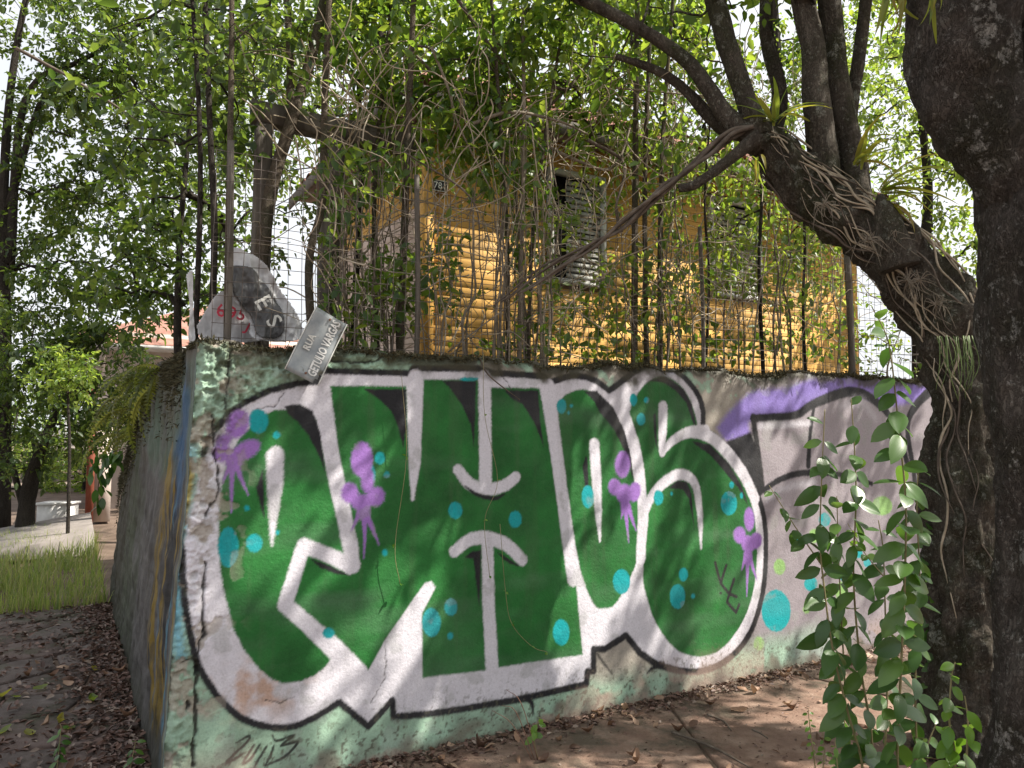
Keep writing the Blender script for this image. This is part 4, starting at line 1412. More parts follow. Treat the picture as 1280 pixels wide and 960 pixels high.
upf = (B + Vector((0, 0, RP))).normalized()
v_, q_ = tile_mesh(U, upf)
tmf = mesh_np('roof_tile', v_, q_, smooth=True)
tmf.materials.append(MATS['roof_clay'])
step = TL * 0.86
nrows = int(HALF / (upf.dot(B)) / step)
for r in range(nrows):
    e = r * step
    s0, s1 = rs0 + e * upf.dot(B) + 0.1, rs1 - e * upf.dot(B) - 0.1
    for k in range(int((s1 - s0) / TW)):
        o = link('roof_tile', tmf, None, rf)
        o.location = hloc(P(s0 + (k + 0.5) * TW, rd0, EZ + 0.012) + upf * e)
        o.rotation_euler = (0, 0, random.gauss(0, 0.02))
ups = (U + Vector((0, 0, RP))).normalized()
v_, q_ = tile_mesh(B, ups)
st = MB()
for r in range(nrows):
    e = r * step
    d0, d1 = rd0 + e * ups.dot(U) + 0.1, rd0 + 2 * HALF - e * ups.dot(U) - 0.1
    for k in range(int((d1 - d0) / TW)):
        off = hloc(P(rs0, d0 + (k + 0.5) * TW, EZ + 0.012) + ups * e)
        st.add(np.array(v_) + off, q_)
st.build('roof_tiles', 'roof_clay', rf, True, 'stuff')

# ------------------------------------------------------------------ house next door, seen along the footpath
nb = thing('neighbouring_house', 'pale neighbouring house with grey boarded eaves and white balcony rail', 'house', tuple(P(1.5, 19, 0)))
NO = np.array(tuple(nb.location))
b = MB(); b.box(np.array(tuple(P(0.25, 16.6, -0.3))) - NO, tuple(U * 6), tuple(B * 7), (0, 0, 4.3)); b.build('wall', 'house_wall', nb)
b = MB(); b.box(np.array(tuple(P(-0.95, 16.0, 3.55))) - NO, tuple(U * 8), tuple(B * 8.4), (0, 0, 0.10)); ev = b.build('roof', 'paint_white', nb)
b = MB()
ra_ = [np.array(tuple(P(*x))) - NO for x in ((-0.95, 16.0, 3.66), (7.0, 16.0, 3.66), (7.0, 24.4, 3.66), (-0.95, 24.4, 3.66), (3.0, 20.2, 5.4))]
b.add(ra_, None, [(0, 1, 4), (1, 2, 4), (2, 3, 4), (3, 0, 4)])
b.build('roof_slope', 'roof_clay', ev)
for k in range(9):
    b = MB(); b.box(np.array(tuple(P(-0.92 + k * 0.13, 16.05, 3.515))) - NO, tuple(U * 0.12), tuple(B * 6), (0, 0, 0.03)); b.build('soffit_board', 'paint_grey', ev)
b = MB(); b.box(np.array(tuple(P(-0.85, 16.3, 1.15))) - NO, tuple(U * 1.1), tuple(B * 3), (0, 0, 0.09)); bal = b.build('balcony', 'house_wall', nb)
for k in range(9):
    b = MB(); b.tube([np.array(tuple(P(-0.80 + k * 0.12, 16.33, 1.23))) - NO, np.array(tuple(P(-0.80 + k * 0.12, 16.33, 2.15 + 0.06 * (k % 2)))) - NO], 0.018, 6, 1); b.build('baluster', 'paint_white', bal)
b = MB(); b.tube([np.array(tuple(P(-0.82, 16.33, 2.0))) - NO, np.array(tuple(P(0.24, 16.33, 2.0))) - NO], 0.014, 6, 1); b.build('rail', 'paint_white', bal)
b = MB(); b.box(np.array(tuple(P(-0.16, 13.0, G0))) - NO, tuple(U * 0.14), tuple(B * 0.16), (0, 0, 2.6)); b.build('gate_post', 'red_post', nb)
b = MB(); b.box(np.array(tuple(P(-0.02, 13.2, G0))) - NO, tuple(U * 0.3), tuple(B * 1.1), (0, 0, 1.9)); b.build('gate_pier', 'house_wall', nb)
b = MB(); b.box(np.array(tuple(P(-0.05, 14.4, 0.1))) - NO, tuple(U * 0.05), tuple(B * 1.5), (0, 0, 1.5)); b.build('gate', 'paint_grey', nb)
for k, (d_, h_, mt) in enumerate(((28, 3.2, 'house_wall'), (38, 3.8, 'paint_white'))):
    t_ = thing('far_house', ('low pale house further down the street' if k == 0 else 'white house at the far end of the street'), 'house', tuple(P(3, d_, 0)))
    o_ = np.array(tuple(t_.location))
    b = MB(); b.box(np.array(tuple(P(0.2, d_, -0.3))) - o_, tuple(U * 6), tuple(B * 6), (0, 0, h_)); b.build('wall', mt, t_)
    b = MB()
    q4 = [np.array(tuple(P(*x))) - o_ for x in ((-0.3, d_ - 0.5, h_ - 0.1), (6.7, d_ - 0.5, h_ - 0.1), (6.7, d_ + 6.5, h_ - 0.1), (-0.3, d_ + 6.5, h_ - 0.1), (3.2, d_ + 3, h_ + 1.4))]
    b.add(q4, [(0, 3, 2, 1)], [(0, 1, 4), (1, 2, 4), (2, 3, 4), (3, 0, 4)]); b.build('roof', 'roof_clay', t_)
    for j in range(2):
        b = MB(); b.box(np.array(tuple(P(0.17, d_ + 0.9 + j * 2.6, 0.9))) - o_, tuple(U * 0.04), tuple(B * 1.1), (0, 0, 1.2)); b.build('window', 'dark_void', t_)
bx = on_ground(63, 664, G0)
t_ = thing('utility_box', 'white box standing on the verge beside the street', 'box', tuple(bx))
b = MB(); b.box((-0.26, 0, 0), (0.52, 0, 0), (0, 0.4, 0), (0, 0, 0.46)); b.build('cabinet', 'paint_white', t_)
b = MB(); b.box((-0.29, -0.03, 0.462), (0.58, 0, 0), (0, 0.46, 0), (0, 0, 0.04)); b.build('lid', 'paint_white', t_)

# ================================================================== FENCE, BEAM, BANNERS, SIGN ON THE WALL TOP
fence = thing('wire_fence', 'rusty square wire mesh fence along the top of the painted wall', 'fence', tuple(P(0.2, 0.14, 1.98)))
FO = np.array(tuple(fence.location))
CELL = 0.075
wm = MB()


def fp(s, z):
    return np.array(tuple(P(s, 0.14 + 0.03 * math.sin(s * 2.3 + z) + 0.012 * math.sin(s * 9 + z * 5), z + 0.012 * math.sin(s * 3.1)))) - FO


for k in range(int(6.9 / CELL)):
    s = 0.18 + k * CELL
    wm.tube([fp(s + 0.004 * math.sin(j * 2 + k), 1.92 + j * 0.22) for j in range(6)], 0.0018, 4, 1, cap=False)
for j in range(15):
    wm.tube([fp(0.18 + i * 0.23, 1.96 + j * CELL + 0.004 * math.sin(i * 1.3 + j)) for i in range(30)], 0.0018, 4, 1, cap=False)
wm.build('wire_mesh', 'wire', fence, False, 'stuff')
for px, t_ in ((283, 0.018), (520, 0.016), (878, 0.016), (1063, 0.03)):
    s, _ = on_d(px, 420, 0.17)
    b = MB()
    b.tube([np.array(tuple(P(s, 0.17, 1.75))) - FO, np.array(tuple(P(s + 0.01, 0.17, 2.4))) - FO, np.array(tuple(P(s, 0.18, 3.1))) - FO], t_, 8, 3, 0.05)
    b.build('post', 'wood_grey', fence, True)

# old timber frame
fr = thing('timber_frame', 'dark weathered timber beam on two posts beside the yellow house', 'frame', tuple(at(360, 400, 4.9)))
FR = np.array(tuple(fr.location))


def beam(p0, p1, w, h, name):
    p0, p1 = Vector(p0), Vector(p1)
    ax = (p1 - p0)
    if abs(ax.normalized().z) > 0.7:
        e1, e2 = U * w, B * h
    else:
        e1, e2 = B * w, Vector((0, 0, h))
    b = MB()
    n = 8
    for k in range(n):                          # slightly wavering hewn section
        pass
    pts, q = [], []
    for k in range(n + 1):
        c_ = p0 + ax * (k / n)
        for a, b2 in ((-.5, -.5), (.5, -.5), (.5, .5), (-.5, .5)):
            j = Vector((random.gauss(0, .004), random.gauss(0, .004), random.gauss(0, .004)))
            pts.append(np.array(tuple(c_ + e1 * a + e2 * b2 + j)) - FR)
    for k in range(n):
        for i in range(4):
            q.append((k * 4 + i, k * 4 + (i + 1) % 4, k * 4 + 4 + (i + 1) % 4, k * 4 + 4 + i))
    q += [(3, 2, 1, 0), (n * 4, n * 4 + 1, n * 4 + 2, n * 4 + 3)]
    b.add(pts, q)
    return b.build(name, 'wood_grey', fr)


bp0, bp1 = at(314, 140, 4.75), None
bp1 = bp0 + U * 1.2
bp1.z = bp0.z - 0.02
beam(bp0, bp1, 0.12, 0.13, 'beam')
pa, pb = bp0 + U * 0.08, bp0 + U * 0.53
beam((pa.x, pa.y, 1.7), (pa.x, pa.y, bp0.z - 0.066), 0.10, 0.10, 'post')
beam((pb.x, pb.y, 1.7), (pb.x, pb.y, bp0.z - 0.066), 0.13, 0.13, 'post')


def sheet_cloth(name, outline, d, mat, parent, n=26, amp=0.05, seed=0, frq=9.0):
    """crumpled plastic sheet of real size hanging at distance d behind the wall face; outline in wall metres"""
    a = np.array(smooth_pts(list(outline) + [outline[0]], 6)[:-1])
    x0, x1, y0, y1 = a[:, 0].min(), a[:, 0].max(), a[:, 1].min(), a[:, 1].max()
    gx_, gz_ = np.meshgrid(np.linspace(x0, x1, n), np.linspace(y0, y1, n))
    ins = np.zeros(gx_.shape, bool)
    for i in range(len(a)):
        p, q = a[i], a[(i + 1) % len(a)]
        c_ = ((p[1] > gz_) != (q[1] > gz_))
        ins ^= c_ & (gx_ < (q[0] - p[0]) * (gz_ - p[1]) / (q[1] - p[1] + 1e-12) + p[0])
    f = amp * 2 * (fbm(gx_ * frq, gz_ * frq * 0.6, seed=seed, octv=4) - 0.5)
    v = [np.array(tuple(P(s, d + e, z))) for s, e, z in zip(gx_.ravel(), f.ravel(), gz_.ravel())]
    q = []
    for j in range(n - 1):
        for i in range(n - 1):
            k = j * n + i
            if int(ins[j, i]) + int(ins[j, i + 1]) + int(ins[j + 1, i]) + int(ins[j + 1, i + 1]) >= 2:
                q.append((k, k + 1, k + n + 1, k + n))
    o = np.array(tuple(parent.location))
    ob = link(name, mesh_np(name, np.array(v) - o, q, smooth=True), mat, parent)
    sm = ob.modifiers.new('thickness', 'SOLIDIFY')
    sm.thickness = 0.002
    return ob


def wpts(d, *xy):
    return [on_d(xy[k], xy[k + 1], d) for k in range(0, len(xy), 2)]


def lettering(body, size, mat, parent, px, py, d, ang=0.0, name='lettering'):
    s, z = on_d(px, py, d)
    o = link(name, text_mesh(body, size, 0.001, bold=0.0014), mat, parent)
    o.matrix_local = Matrix.Translation(P(s, d, z) - Vector(parent.location)) @ Matrix.Rotation(math.atan2(U.y, U.x), 4, 'Z') @ Matrix.Rotation(math.pi / 2, 4, 'X') @ Matrix.Rotation(ang, 4, 'Z')
    return o


s0, z0 = on_d(330, 418, 0.3)
ban = thing('plastic_banner', 'torn grey and white plastic banner slumped behind the wire fence', 'banner', tuple(P(s0, 0.3, z0)))
sheet_cloth('banner_sheet', wpts(0.30, 288, 308, 305, 312, 330, 328, 352, 362, 376, 402, 374, 424, 318, 424, 312, 400, 290, 372, 284, 345), 0.30, 'plastic_white', ban, 80, 0.05, 5, 13)
sheet_cloth('printed_field', wpts(0.295, 291, 332, 312, 336, 330, 352, 350, 384, 352, 418, 322, 420, 314, 396, 292, 368), 0.282, 'banner_print', ban, 80, 0.05, 5, 13)
lettering('E', 0.13, 'lettering_pale', ban, 329, 378, 0.235, R(-58))
lettering('S', 0.12, 'lettering_pale', ban, 342, 402, 0.235, R(-52))
s0, z0 = on_d(290, 420, 0.42)
plc = thing('plastic_placard', 'white plastic placard with red numerals leaning behind the thin trunks', 'placard', tuple(P(s0, 0.42, z0)))
sheet_cloth('placard_sheet', wpts(0.42, 246, 408, 272, 368, 296, 366, 326, 384, 330, 424, 258, 424), 0.42, 'plastic_white', plc, 70, 0.02, 8)
lettering('6', 0.10, 'lettering_red', plc, 276, 389, 0.385, R(8))
lettering('9', 0.10, 'lettering_red', plc, 290, 392, 0.385, R(-4))
lettering('5', 0.095, 'lettering_red', plc, 302, 394, 0.385, R(-18))
lettering('J', 0.08, 'lettering_red', plc, 310, 409, 0.385, R(-25))
s0, z0 = on_d(238, 425, 0.25)
rag = thing('plastic_strip', 'thin torn strip of white plastic hanging from the end of the fence', 'plastic strip', tuple(P(s0, 0.25, z0)))
sheet_cloth('strip_sheet', wpts(0.25, 233, 344, 241, 340, 241, 380, 244, 424, 236, 424, 237, 385), 0.25, 'plastic_white', rag, 40, 0.03, 3, 14)
s0, z0 = on_d(1200, 410, 0.2)
bag = thing('plastic_sack', 'crumpled white plastic sack caught behind the leaning tree', 'sack', tuple(P(s0, 0.2, z0)))
sheet_cloth('sack_sheet', wpts(0.2, 1178, 362, 1200, 358, 1236, 366, 1240, 420, 1205, 412, 1190, 392), 0.2, 'plastic_white', bag, 60, 0.12, 6, 7)

# street sign hanging askew over the wall top
sa, sb, sc_ = on_d(356, 461, -0.05), on_d(395.5, 383, -0.05), on_d(434, 407, -0.05)
sgn = thing('street_sign', 'bent grey metal street name sign hanging askew over the wall top', 'sign', tuple(P(sa[0], -0.05, sa[1])))
ex = Vector((sb[0] - sa[0], sb[1] - sa[1]))
ey = Vector((sb[0] - sc_[0], sb[1] - sc_[1]))
eyn = Vector((-ex.y, ex.x)).normalized() * ey.length
exl = ex.length


def sp_(a, b, out=0.0):                         # along, across (downwards), out of the sheet
    q = Vector(sa) + ex * a - eyn * (b - 0.0)
    return P(q.x, -0.05 - out + 0.012 * math.sin(a * 3.0) + 0.02 * b * a, q.y) - Vector(sgn.location)


pn = MB()
n = 14
vv_, qq_ = [], []
for j in range(n):
    for i in range(n):
        a, b2 = i / (n - 1), j / (n - 1)
        vv_.append(tuple(sp_(a, b2, 0.004 * math.sin(a * 9 + b2 * 4))))
for j in range(n - 1):
    for i in range(n - 1):
        if i + (n - 2 - j) < 2 or (i < 3 and j > 9 and i + (n - 2 - j) < 2):
            continue
        k = j * n + i
        qq_.append((k, k + n, k + n + 1, k + 1))
pn.add(vv_, qq_)
po = pn.build('panel', 'sign_metal', sgn, True)
sm = po.modifiers.new('thickness', 'SOLIDIFY')
sm.thickness = 0.003
for b0 in (0.0, 1.0):
    e = MB()
    e.tube([sp_(a, b0, 0.004) for a in (0.0, 0.33, 0.66, 1.0)], 0.0035, 5, 3)
    e.build('rim', 'lettering_pale', sgn)
for a_, b_ in ((0.93, 0.5), (0.08, 0.55)):
    e = MB()
    e.tube([sp_(a_, b_, 0.002), sp_(a_, b_, 0.012)], 0.006, 8, 1)
    e.build('bolt', 'rust', sgn)
for body, size, a, b2, mt in (('RUA', 0.052, 0.50, 0.28, 'lettering_pale'), ('GETULIO VARGAS', 0.066, 0.52, 0.72, 'lettering_white')):
    tm = text_mesh(body, size, 0.0008, bold=0.0016)
    co = np.empty(len(tm.vertices) * 3, np.float32)
    tm.vertices.foreach_get('co', co)
    co = co.reshape(-1, 3)
    wd = co[:, 0].max() - co[:, 0].min()
    tgt = exl * (0.24 if body == 'RUA' else 0.88)
    sx = tgt / wd
    out = [tuple(sp_(a + x * sx / exl, b2 - y / ey.length, 0.009 + zz)) for x, y, zz in co]
    tm.vertices.foreach_set('co', np.array(out, np.float32).ravel())
    tm.update()
    link('lettering', tm, mt, sgn)

# ================================================================== TREES AND PLANTS
def pd(px, py, d):
    s, z = on_d(px, py, d)
    return P(s, d, z)


# ------------------------------------------------------------------ the big trunk close by, its unseen crown shaped to shade the wall
BT = 2.4
bt_pts = [at(1356, 1215, BT), at(1352, 1060, BT), at(1360, 880, BT), at(1360, 700, BT), at(1346, 500, BT), at(1337, 320, BT), at(1328, 190, BT), at(1322, 0, BT), at(1316, -200, BT), at(1326, -480, BT), at(1356, -800, BT)]
bt_r = [0.36, 0.285, 0.25, 0.245, 0.245, 0.24, 0.235, 0.24, 0.235, 0.21, 0.15]
root = thing('large_tree', 'massive dark tree trunk with pale lichen patches at the edge of the pavement', 'tree', tuple(bt_pts[0]))
BO = np.array(tuple(bt_pts[0]))
b = MB()
b.tube([np.array(tuple(p)) - BO for p in bt_pts], bt_r, 110, 40, 0.20, 9.0, 4)
b.tube([np.array(tuple(at(*p))) - BO for p in ((1300, 250, BT + .02), (1262, 190, BT), (1222, 125, BT), (1208, 60, BT), (1212, -40, BT), (1190, -260, BT + .2))], [0.14, 0.155, 0.15, 0.165, 0.165, 0.10], 64, 18, 0.35, 9.0, 7)
b.build('trunk', 'bark_big', root, True)
cb = [(P(5.2, -2.2, 5.6), (2.6, 1.5, 0.9), 62), (P(7.6, -1.6, 6.2), (2.4, 1.8, 1.0), 50), (P(3.6, -2.6, 6.8), (2.2, 1.8, 0.9), 44), (P(6.0, -4.2, 6.0), (2.6, 1.6, 0.9), 34)]
cs = np.vstack([in_blob(c, r, n, 0.1) for c, r, n in cb])
bb = branch_net(np.array([tuple(p) for p in bt_pts[-3:]]), cs, lambda q: np.asarray(q, float) - BO, 0.016)
bb.build('branches', 'bark_big', root, True, 'stuff')
V_, Q_ = crown_leaves(cs, 60, 0.5, 0.12)
link('crown', mesh_np('crown', V_ - BO, Q_), 'leaf_mid', root)

# ------------------------------------------------------------------ the leaning tree
LT = 4.3
KM = LT / FOC
lt = [(1228, 960, 78), (1217, 900, 60), (1208, 800, 48), (1205, 700, 43), (1200, 620, 46), (1206, 540, 41), (1202, 475, 42), (1190, 420, 44), (1158, 366, 43), (1118, 318, 40), (1078, 287, 38), (1040, 260, 37), (1002, 226, 33), (968, 190, 28), (945, 166, 22)]
lpts = [at(x, y, LT + 0.02 * i) for i, (x, y, r) in enumerate(lt)]
lrad = [r * KM for x, y, r in lt]
lean = thing('leaning_tree', 'gnarled leaning tree bent over the painted wall and wrapped in roots', 'tree', tuple(lpts[0]))
LO = np.array(tuple(lpts[0]))
b = MB()
b.tube([np.array(tuple(p)) - LO for p in lpts], lrad, 80, 30, 0.46, 12.0, 12)
b.build('trunk', 'bark_lean', lean, True)


def limb(pts, name='limb', parent=lean, dep=LT + 0.2, n=14, amp=0.16, mat='bark_lean', per=8, seed=0, o=LO):
    b = MB()
    b.tube([np.array(tuple(at(x, y, dep + 0.02 * i))) - o for i, (x, y, r) in enumerate(pts)], [r * dep / FOC for x, y, r in pts], n, per, amp, 12.0, seed)
    return b.build(name, mat, parent, True)


limb([(1036, 270, 21), (1030, 205, 19), (1020, 120, 17), (1016, 60, 15), (1004, 0, 15), (990, -120, 12)], seed=1)
limb([(1072, 282, 24), (1062, 190, 18), (1046, 110, 17), (1040, 40, 16), (1026, -120, 12)], seed=2, dep=LT + 0.3)
limb([(1058, 250, 14), (1052, 215, 10), (1062, 150, 9), (1075, 60, 8), (1090, -60, 7)], seed=3, dep=LT + 0.4)
limb([(948, 172, 18), (930, 116, 13), (908, 55, 13), (894, 0, 13), (868, -110, 10)], seed=4)
limb([(955, 182, 17), (912, 148, 12), (886, 112, 10), (856, 74, 9), (800, 36, 8), (726, -2, 8), (640, -40, 6)], seed=5)
limb([(940, 168, 12), (900, 158, 9), (860, 116, 7), (825, 90, 6), (770, 70, 4)], seed=6, dep=LT + 0.35)
limb([(1125, 335, 24), (1112, 290, 20), (1104, 262, 13), (1100, 244, 4)], seed=7, dep=LT - 0.02)
limb([(948, 170, 10), (905, 205, 7), (870, 230, 6), (848, 236, 5)], seed=8, dep=LT + 0.1)
limb([(960, 185, 14), (975, 120, 10), (958, 40, 9), (962, -60, 8)], seed=9, dep=LT + 0.5)
# twisted vine hanging from the crook down across the house
for k in range(6):
    o1, o2 = random.uniform(-7, 7), random.uniform(-6, 6)
    limb([(942, 158, 3.2), (915, 168 - o2, 2.8), (890, 187 + o1, 3.0), (860, 212 + o2 * .5, 2.6), (828, 238 - o2, 2.8), (780, 279 - o1, 2.4), (740, 308 + o1 * .7, 2.0), (700 - 3 * k, 334 + o2, 1.6), (662 - 9 * k, 362 + 4 * k, 0.9)], 'vine', dep=LT + 0.12 + 0.012 * k, n=7, amp=0.2, mat='vine_dark', seed=20 + k)
# aerial roots wound over the trunk
cen = spline([tuple(p) + (r,) for p, r in zip(lpts, lrad)], 12)
tgn = np.gradient(cen[:, :3], axis=0)
tgn /= np.linalg.norm(tgn, axis=1)[:, None]
face = np.array([0, -1.0, 0.0])
for k in range(46):
    n0 = RNG.integers(20, len(cen) - 40)
    ln = RNG.integers(22, 70)
    idx = np.arange(n0, min(len(cen) - 1, n0 + ln), 5)
    ph = RNG.uniform(-1.3, 1.3)
    sp = RNG.uniform(-0.05, 0.05)
    pts = []
    for q, i in enumerate(idx):
        t_ = tgn[i]
        f = face - t_ * np.dot(face, t_)
        f /= np.linalg.norm(f)
        g_ = np.cross(t_, f)
        a = ph + sp * q * 3 + 0.15 * math.sin(q * 1.7 + k)
        pts.append(cen[i, :3] + (f * math.cos(a) + g_ * math.sin(a)) * cen[i, 3] * RNG.uniform(1.04, 1.2) - LO)
    if len(pts) > 3:
        b = MB()
        r_ = RNG.uniform(0.003, 0.008)
        b.tube(pts, [r_ * (0.15 + 0.85 * math.sin(math.pi * (0.08 + 0.84 * q / (len(pts) - 1)))) for q in range(len(pts))], 6, 4, 0.25, 30)
        b.build('aerial_root', 'vine_pale' if k % 3 else 'vine_dark', lean, True)
for px, py in ((1135, 350), (1120, 300), (1085, 300), (1030, 255), (1170, 380), (1150, 350)):   # matted root clumps on the bark
    c = np.array(tuple(at(px, py, LT - 0.08)))
    b = MB()
    for q in range(22):
        d_ = norm(RNG.normal(size=3)) * 0.06
        b.tube([c - LO, c + d_ - LO, c + d_ * 1.3 + np.array((RNG.normal() * .04, -0.02, -0.07 * RNG.uniform(.2, 1.6))) - LO], [0.003, 0.002, 0.001], 4, 3, cap=False)
    b.build('root_mat', 'twig', lean, False, 'stuff')
# its crown up to the left, with unseen clumps added to dapple the house
cb = [(at(880, -120, LT + .3), (1.0, 0.8, 0.7), 30), (at(1010, -160, LT + .3), (0.9, 0.7, 0.6), 26), (at(700, -70, LT + .5), (0.9, 0.7, 0.5), 26), (P(4.6, -0.4, 5.4), (1.6, 0.8, 0.7), 12), (P(6.6, 0.8, 6.6), (1.9, 0.8, 0.8), 46), (P(9.0, 0.7, 6.7), (1.6, 0.9, 0.9), 44), (P(10.8, 0.9, 6.0), (1.3, 0.8, 0.9), 26), (at(800, 40, LT + .6), (0.8, 0.4, 0.3), 8)]
cs = np.vstack([in_blob(c, r, n, 0.1) for c, r, n in cb])
V_, Q_ = crown_leaves(cs, 30, 0.32, 0.085)
link('crown', mesh_np('crown', V_ - LO, Q_), 'leaf_mid', lean)
bb = MB()
src = np.array([tuple(at(1004, 0, LT + .2)), tuple(at(894, 0, LT + .2)), tuple(at(800, 36, LT + .2)), tuple(at(726, -2, LT + .2)), tuple(at(1040, 40, LT + .3))])
bb = branch_net(src, cs, lambda q: np.asarray(q, float) - LO, 0.013)
bb.build('branches', 'bark_lean', lean, True, 'stuff')

# ------------------------------------------------------------------ strap-leaved plants growing on the bark
def strap_mesh(L, W, bend, n=9, twist=0.0):
    v, q = [], []
    for i in range(n):
        t = i / (n - 1)
        a = bend * t
        x = L * (math.sin(a) / bend if abs(bend) > 1e-3 else t)
        z = L * ((1 - math.cos(a)) / bend if abs(bend) > 1e-3 else 0) * -1
        w = W * (0.35 + 1.0 * t) * (1 - t ** 3) if t < 1 else 0.0
        w = W * min(1.0, 0.45 + 1.6 * t) * (1 - t ** 2.6)
        for k, y in ((0, -w / 2), (1, 0.0), (2, w / 2)):
            v.append((x, y * math.cos(twist * t), z + (abs(y) * 0.35) + y * math.sin(twist * t)))
    for i in range(n - 1):
        for k in (0, 1):
            q.append((i * 3 + k, i * 3 + 3 + k, i * 3 + 4 + k, i * 3 + 1 + k))
    me = mesh_np('leaf', v, q, smooth=True)
    me.materials.append(MATS['leaf_strap'])
    return me


STRAPS = [strap_mesh(0.30, 0.034, 0.5), strap_mesh(0.36, 0.038, 1.1, twist=0.5), strap_mesh(0.24, 0.042, 0.9), strap_mesh(0.42, 0.030, 1.5, twist=-0.6)]


def epiphyte(label, pos, n, scale, el=(20, 80), az=(0, 360), down=False):
    t_ = thing('epiphyte', label, 'plant', tuple(pos), 'strap-leaved plants growing on the trees')
    for k in range(n):
        o = link('leaf', random.choice(STRAPS), None, t_)
        e = R(random.uniform(*el)) * (-1 if down else 1)
        o.rotation_euler = (random.uniform(-0.5, 0.5), -e, R(random.uniform(*az)))
        sc = scale * random.uniform(0.65, 1.15)
        o.scale = (sc, sc * random.uniform(0.8, 1.3), sc)
        o.location = (random.gauss(0, .015), random.gauss(0, .015), random.gauss(0, .01))
    return t_


epiphyte('upright clump of strap leaves on the crook of the leaning tree', at(968, 152, LT + .05), 16, 0.95, (30, 85))
epiphyte('large yellowish strap-leaved clump between the limbs of the leaning tree', at(1070, 205, LT), 13, 1.0, (15, 75), (-100, 60))
epiphyte('green arching strap-leaved clump above the bend of the leaning tree', at(1102, 240, LT + .05), 15, 1.1, (0, 65), (-70, 50))
epiphyte('small strap-leaved clump low on the bend of the leaning tree', at(1112, 255, LT), 8, 0.7, (-30, 30), (-90, 60))
epiphyte('strap leaves dangling under the crook of the leaning tree', at(945, 200, LT - .1), 7, 0.6, (-80, -10), (180, 330))
epiphyte('long strap leaves hanging from the stub of the massive trunk', at(1118, -38, BT), 9, 0.62, (-85, -35), (150, 380))
epiphyte('strap leaves drooping across the top of the massive trunk', at(1168, -20, BT - .15), 6, 0.5, (-85, -40), (180, 380))
hc = thing('hanging_cactus', 'bunch of thin green stems hanging from the trunk of the leaning tree', 'plant', tuple(at(1200, 425, LT - .22)))
for k in range(24):
    x0, l_ = random.uniform(-0.12, 0.10), random.uniform(0.10, 0.34)
    y0 = random.uniform(-0.04, 0.03)
    b = MB()
    b.tube([(x0, y0, 0.02), (x0 + random.gauss(0, .012), y0 - .025, -l_ * 0.5), (x0 + random.gauss(0, .03), y0 - .02, -l_)], [0.0028, 0.0022, 0.0016], 5, 3)
    b.build('stem', 'green_string', hc, True) if 'green_string' in MATS else b.build('stem', 'green_stem', hc, True)

# ------------------------------------------------------------------ slim trees behind the fence
SG_ = 'slim trees growing behind the wire fence'


def slim(label, pts, d, r0, r1, blobs, L=0.085, per=20, bark='bark_stem', limbs=None, leaf='leaf_mid', spread=0.30):
    p3 = [pd(x, y, d) for x, y in pts]
    p3[0].z = 1.75
    n = len(p3)
    rr = [r0 + (r1 - r0) * i / (n - 1) for i in range(n)]
    bl = [(pd(x, y, d + dd), rad, k) for x, y, dd, rad, k in blobs]
    lb = [([pd(x, y, d) for x, y in lp], lr) for lp, lr in (limbs or [])]
    return make_tree('slim_tree', label, 'tree', p3, rr, bl, leaf, L, per, spread, bark, SG_, lb, 10, 0.007, 0.10, 0.5, seed=random.randint(1, 99))


slim('slim straight tree rising through the grey banner', [(284, 440), (286, 250), (289, 100), (290, -90)], 0.24, 0.018, 0.013, [(300, 20, 0.2, (0.5, 0.5, 0.5), 18), (250, 90, 0.3, (0.4, 0.4, 0.3), 6)], leaf='leaf_dark', L=0.07)
slim('thick forked tree beside the first post of the timber frame', [(310, 430), (334, 265), (368, 140), (392, 60), (418, -60)], 0.85, 0.048, 0.028, [(380, -40, 0.2, (0.8, 0.6, 0.5), 34), (340, 30, 0.3, (0.6, 0.5, 0.3), 16), (440, 40, 0.4, (0.4, 0.4, 0.3), 6)], leaf='leaf_dark', L=0.075, limbs=[([(364, 150), (362, 60), (356, -60)], [0.03, 0.024, 0.02])])
slim('bowed tree standing against the dark post of the timber frame', [(397, 430), (386, 335), (403, 250), (406, 120), (416, -80)], 0.5, 0.027, 0.017, [(420, 10, 0.2, (0.5, 0.5, 0.5), 22)])
slim('straight grey tree in front of the corner of the yellow house', [(498, 430), (507, 250), (512, 120), (520, -80)], 0.5, 0.026, 0.017, [(520, 30, 0.2, (0.6, 0.5, 0.45), 34), (560, 130, 0.3, (0.6, 0.5, 0.3), 26), (460, 190, 0.9, (0.4, 0.4, 0.2), 10)])
slim('thin tree on the left of the stem cluster before the shuttered window', [(636, 450), (634, 300), (626, 160), (610, -60)], 0.45, 0.017, 0.011, [(610, 40, 0.1, (0.5, 0.4, 0.4), 26), (610, 150, 0.4, (0.5, 0.5, 0.3), 22)])
slim('thin pale tree in the middle of the stem cluster before the shuttered window', [(648, 450), (652, 300), (655, 150), (652, -60)], 0.4, 0.018, 0.012, [(650, 60, 0.3, (0.5, 0.4, 0.4), 26), (640, 200, 0.3, (0.4, 0.4, 0.3), 12)], bark='twig')
slim('thin tree leaning right out of the stem cluster before the shuttered window', [(660, 450), (664, 320), (680, 180), (702, 40), (715, -70)], 0.42, 0.015, 0.010, [(710, 60, 0.2, (0.6, 0.5, 0.4), 30), (740, 150, 0.5, (0.6, 0.5, 0.35), 26), (720, 250, 0.8, (0.3, 0.3, 0.3), 6)])
slim('first of the trio of slim trees between the two windows', [(792, 450), (794, 220), (796, 60), (797, -80)], 0.45, 0.026, 0.018, [(780, 20, 0.3, (0.5, 0.5, 0.45), 26), (770, 130, 0.6, (0.6, 0.5, 0.35), 20)])
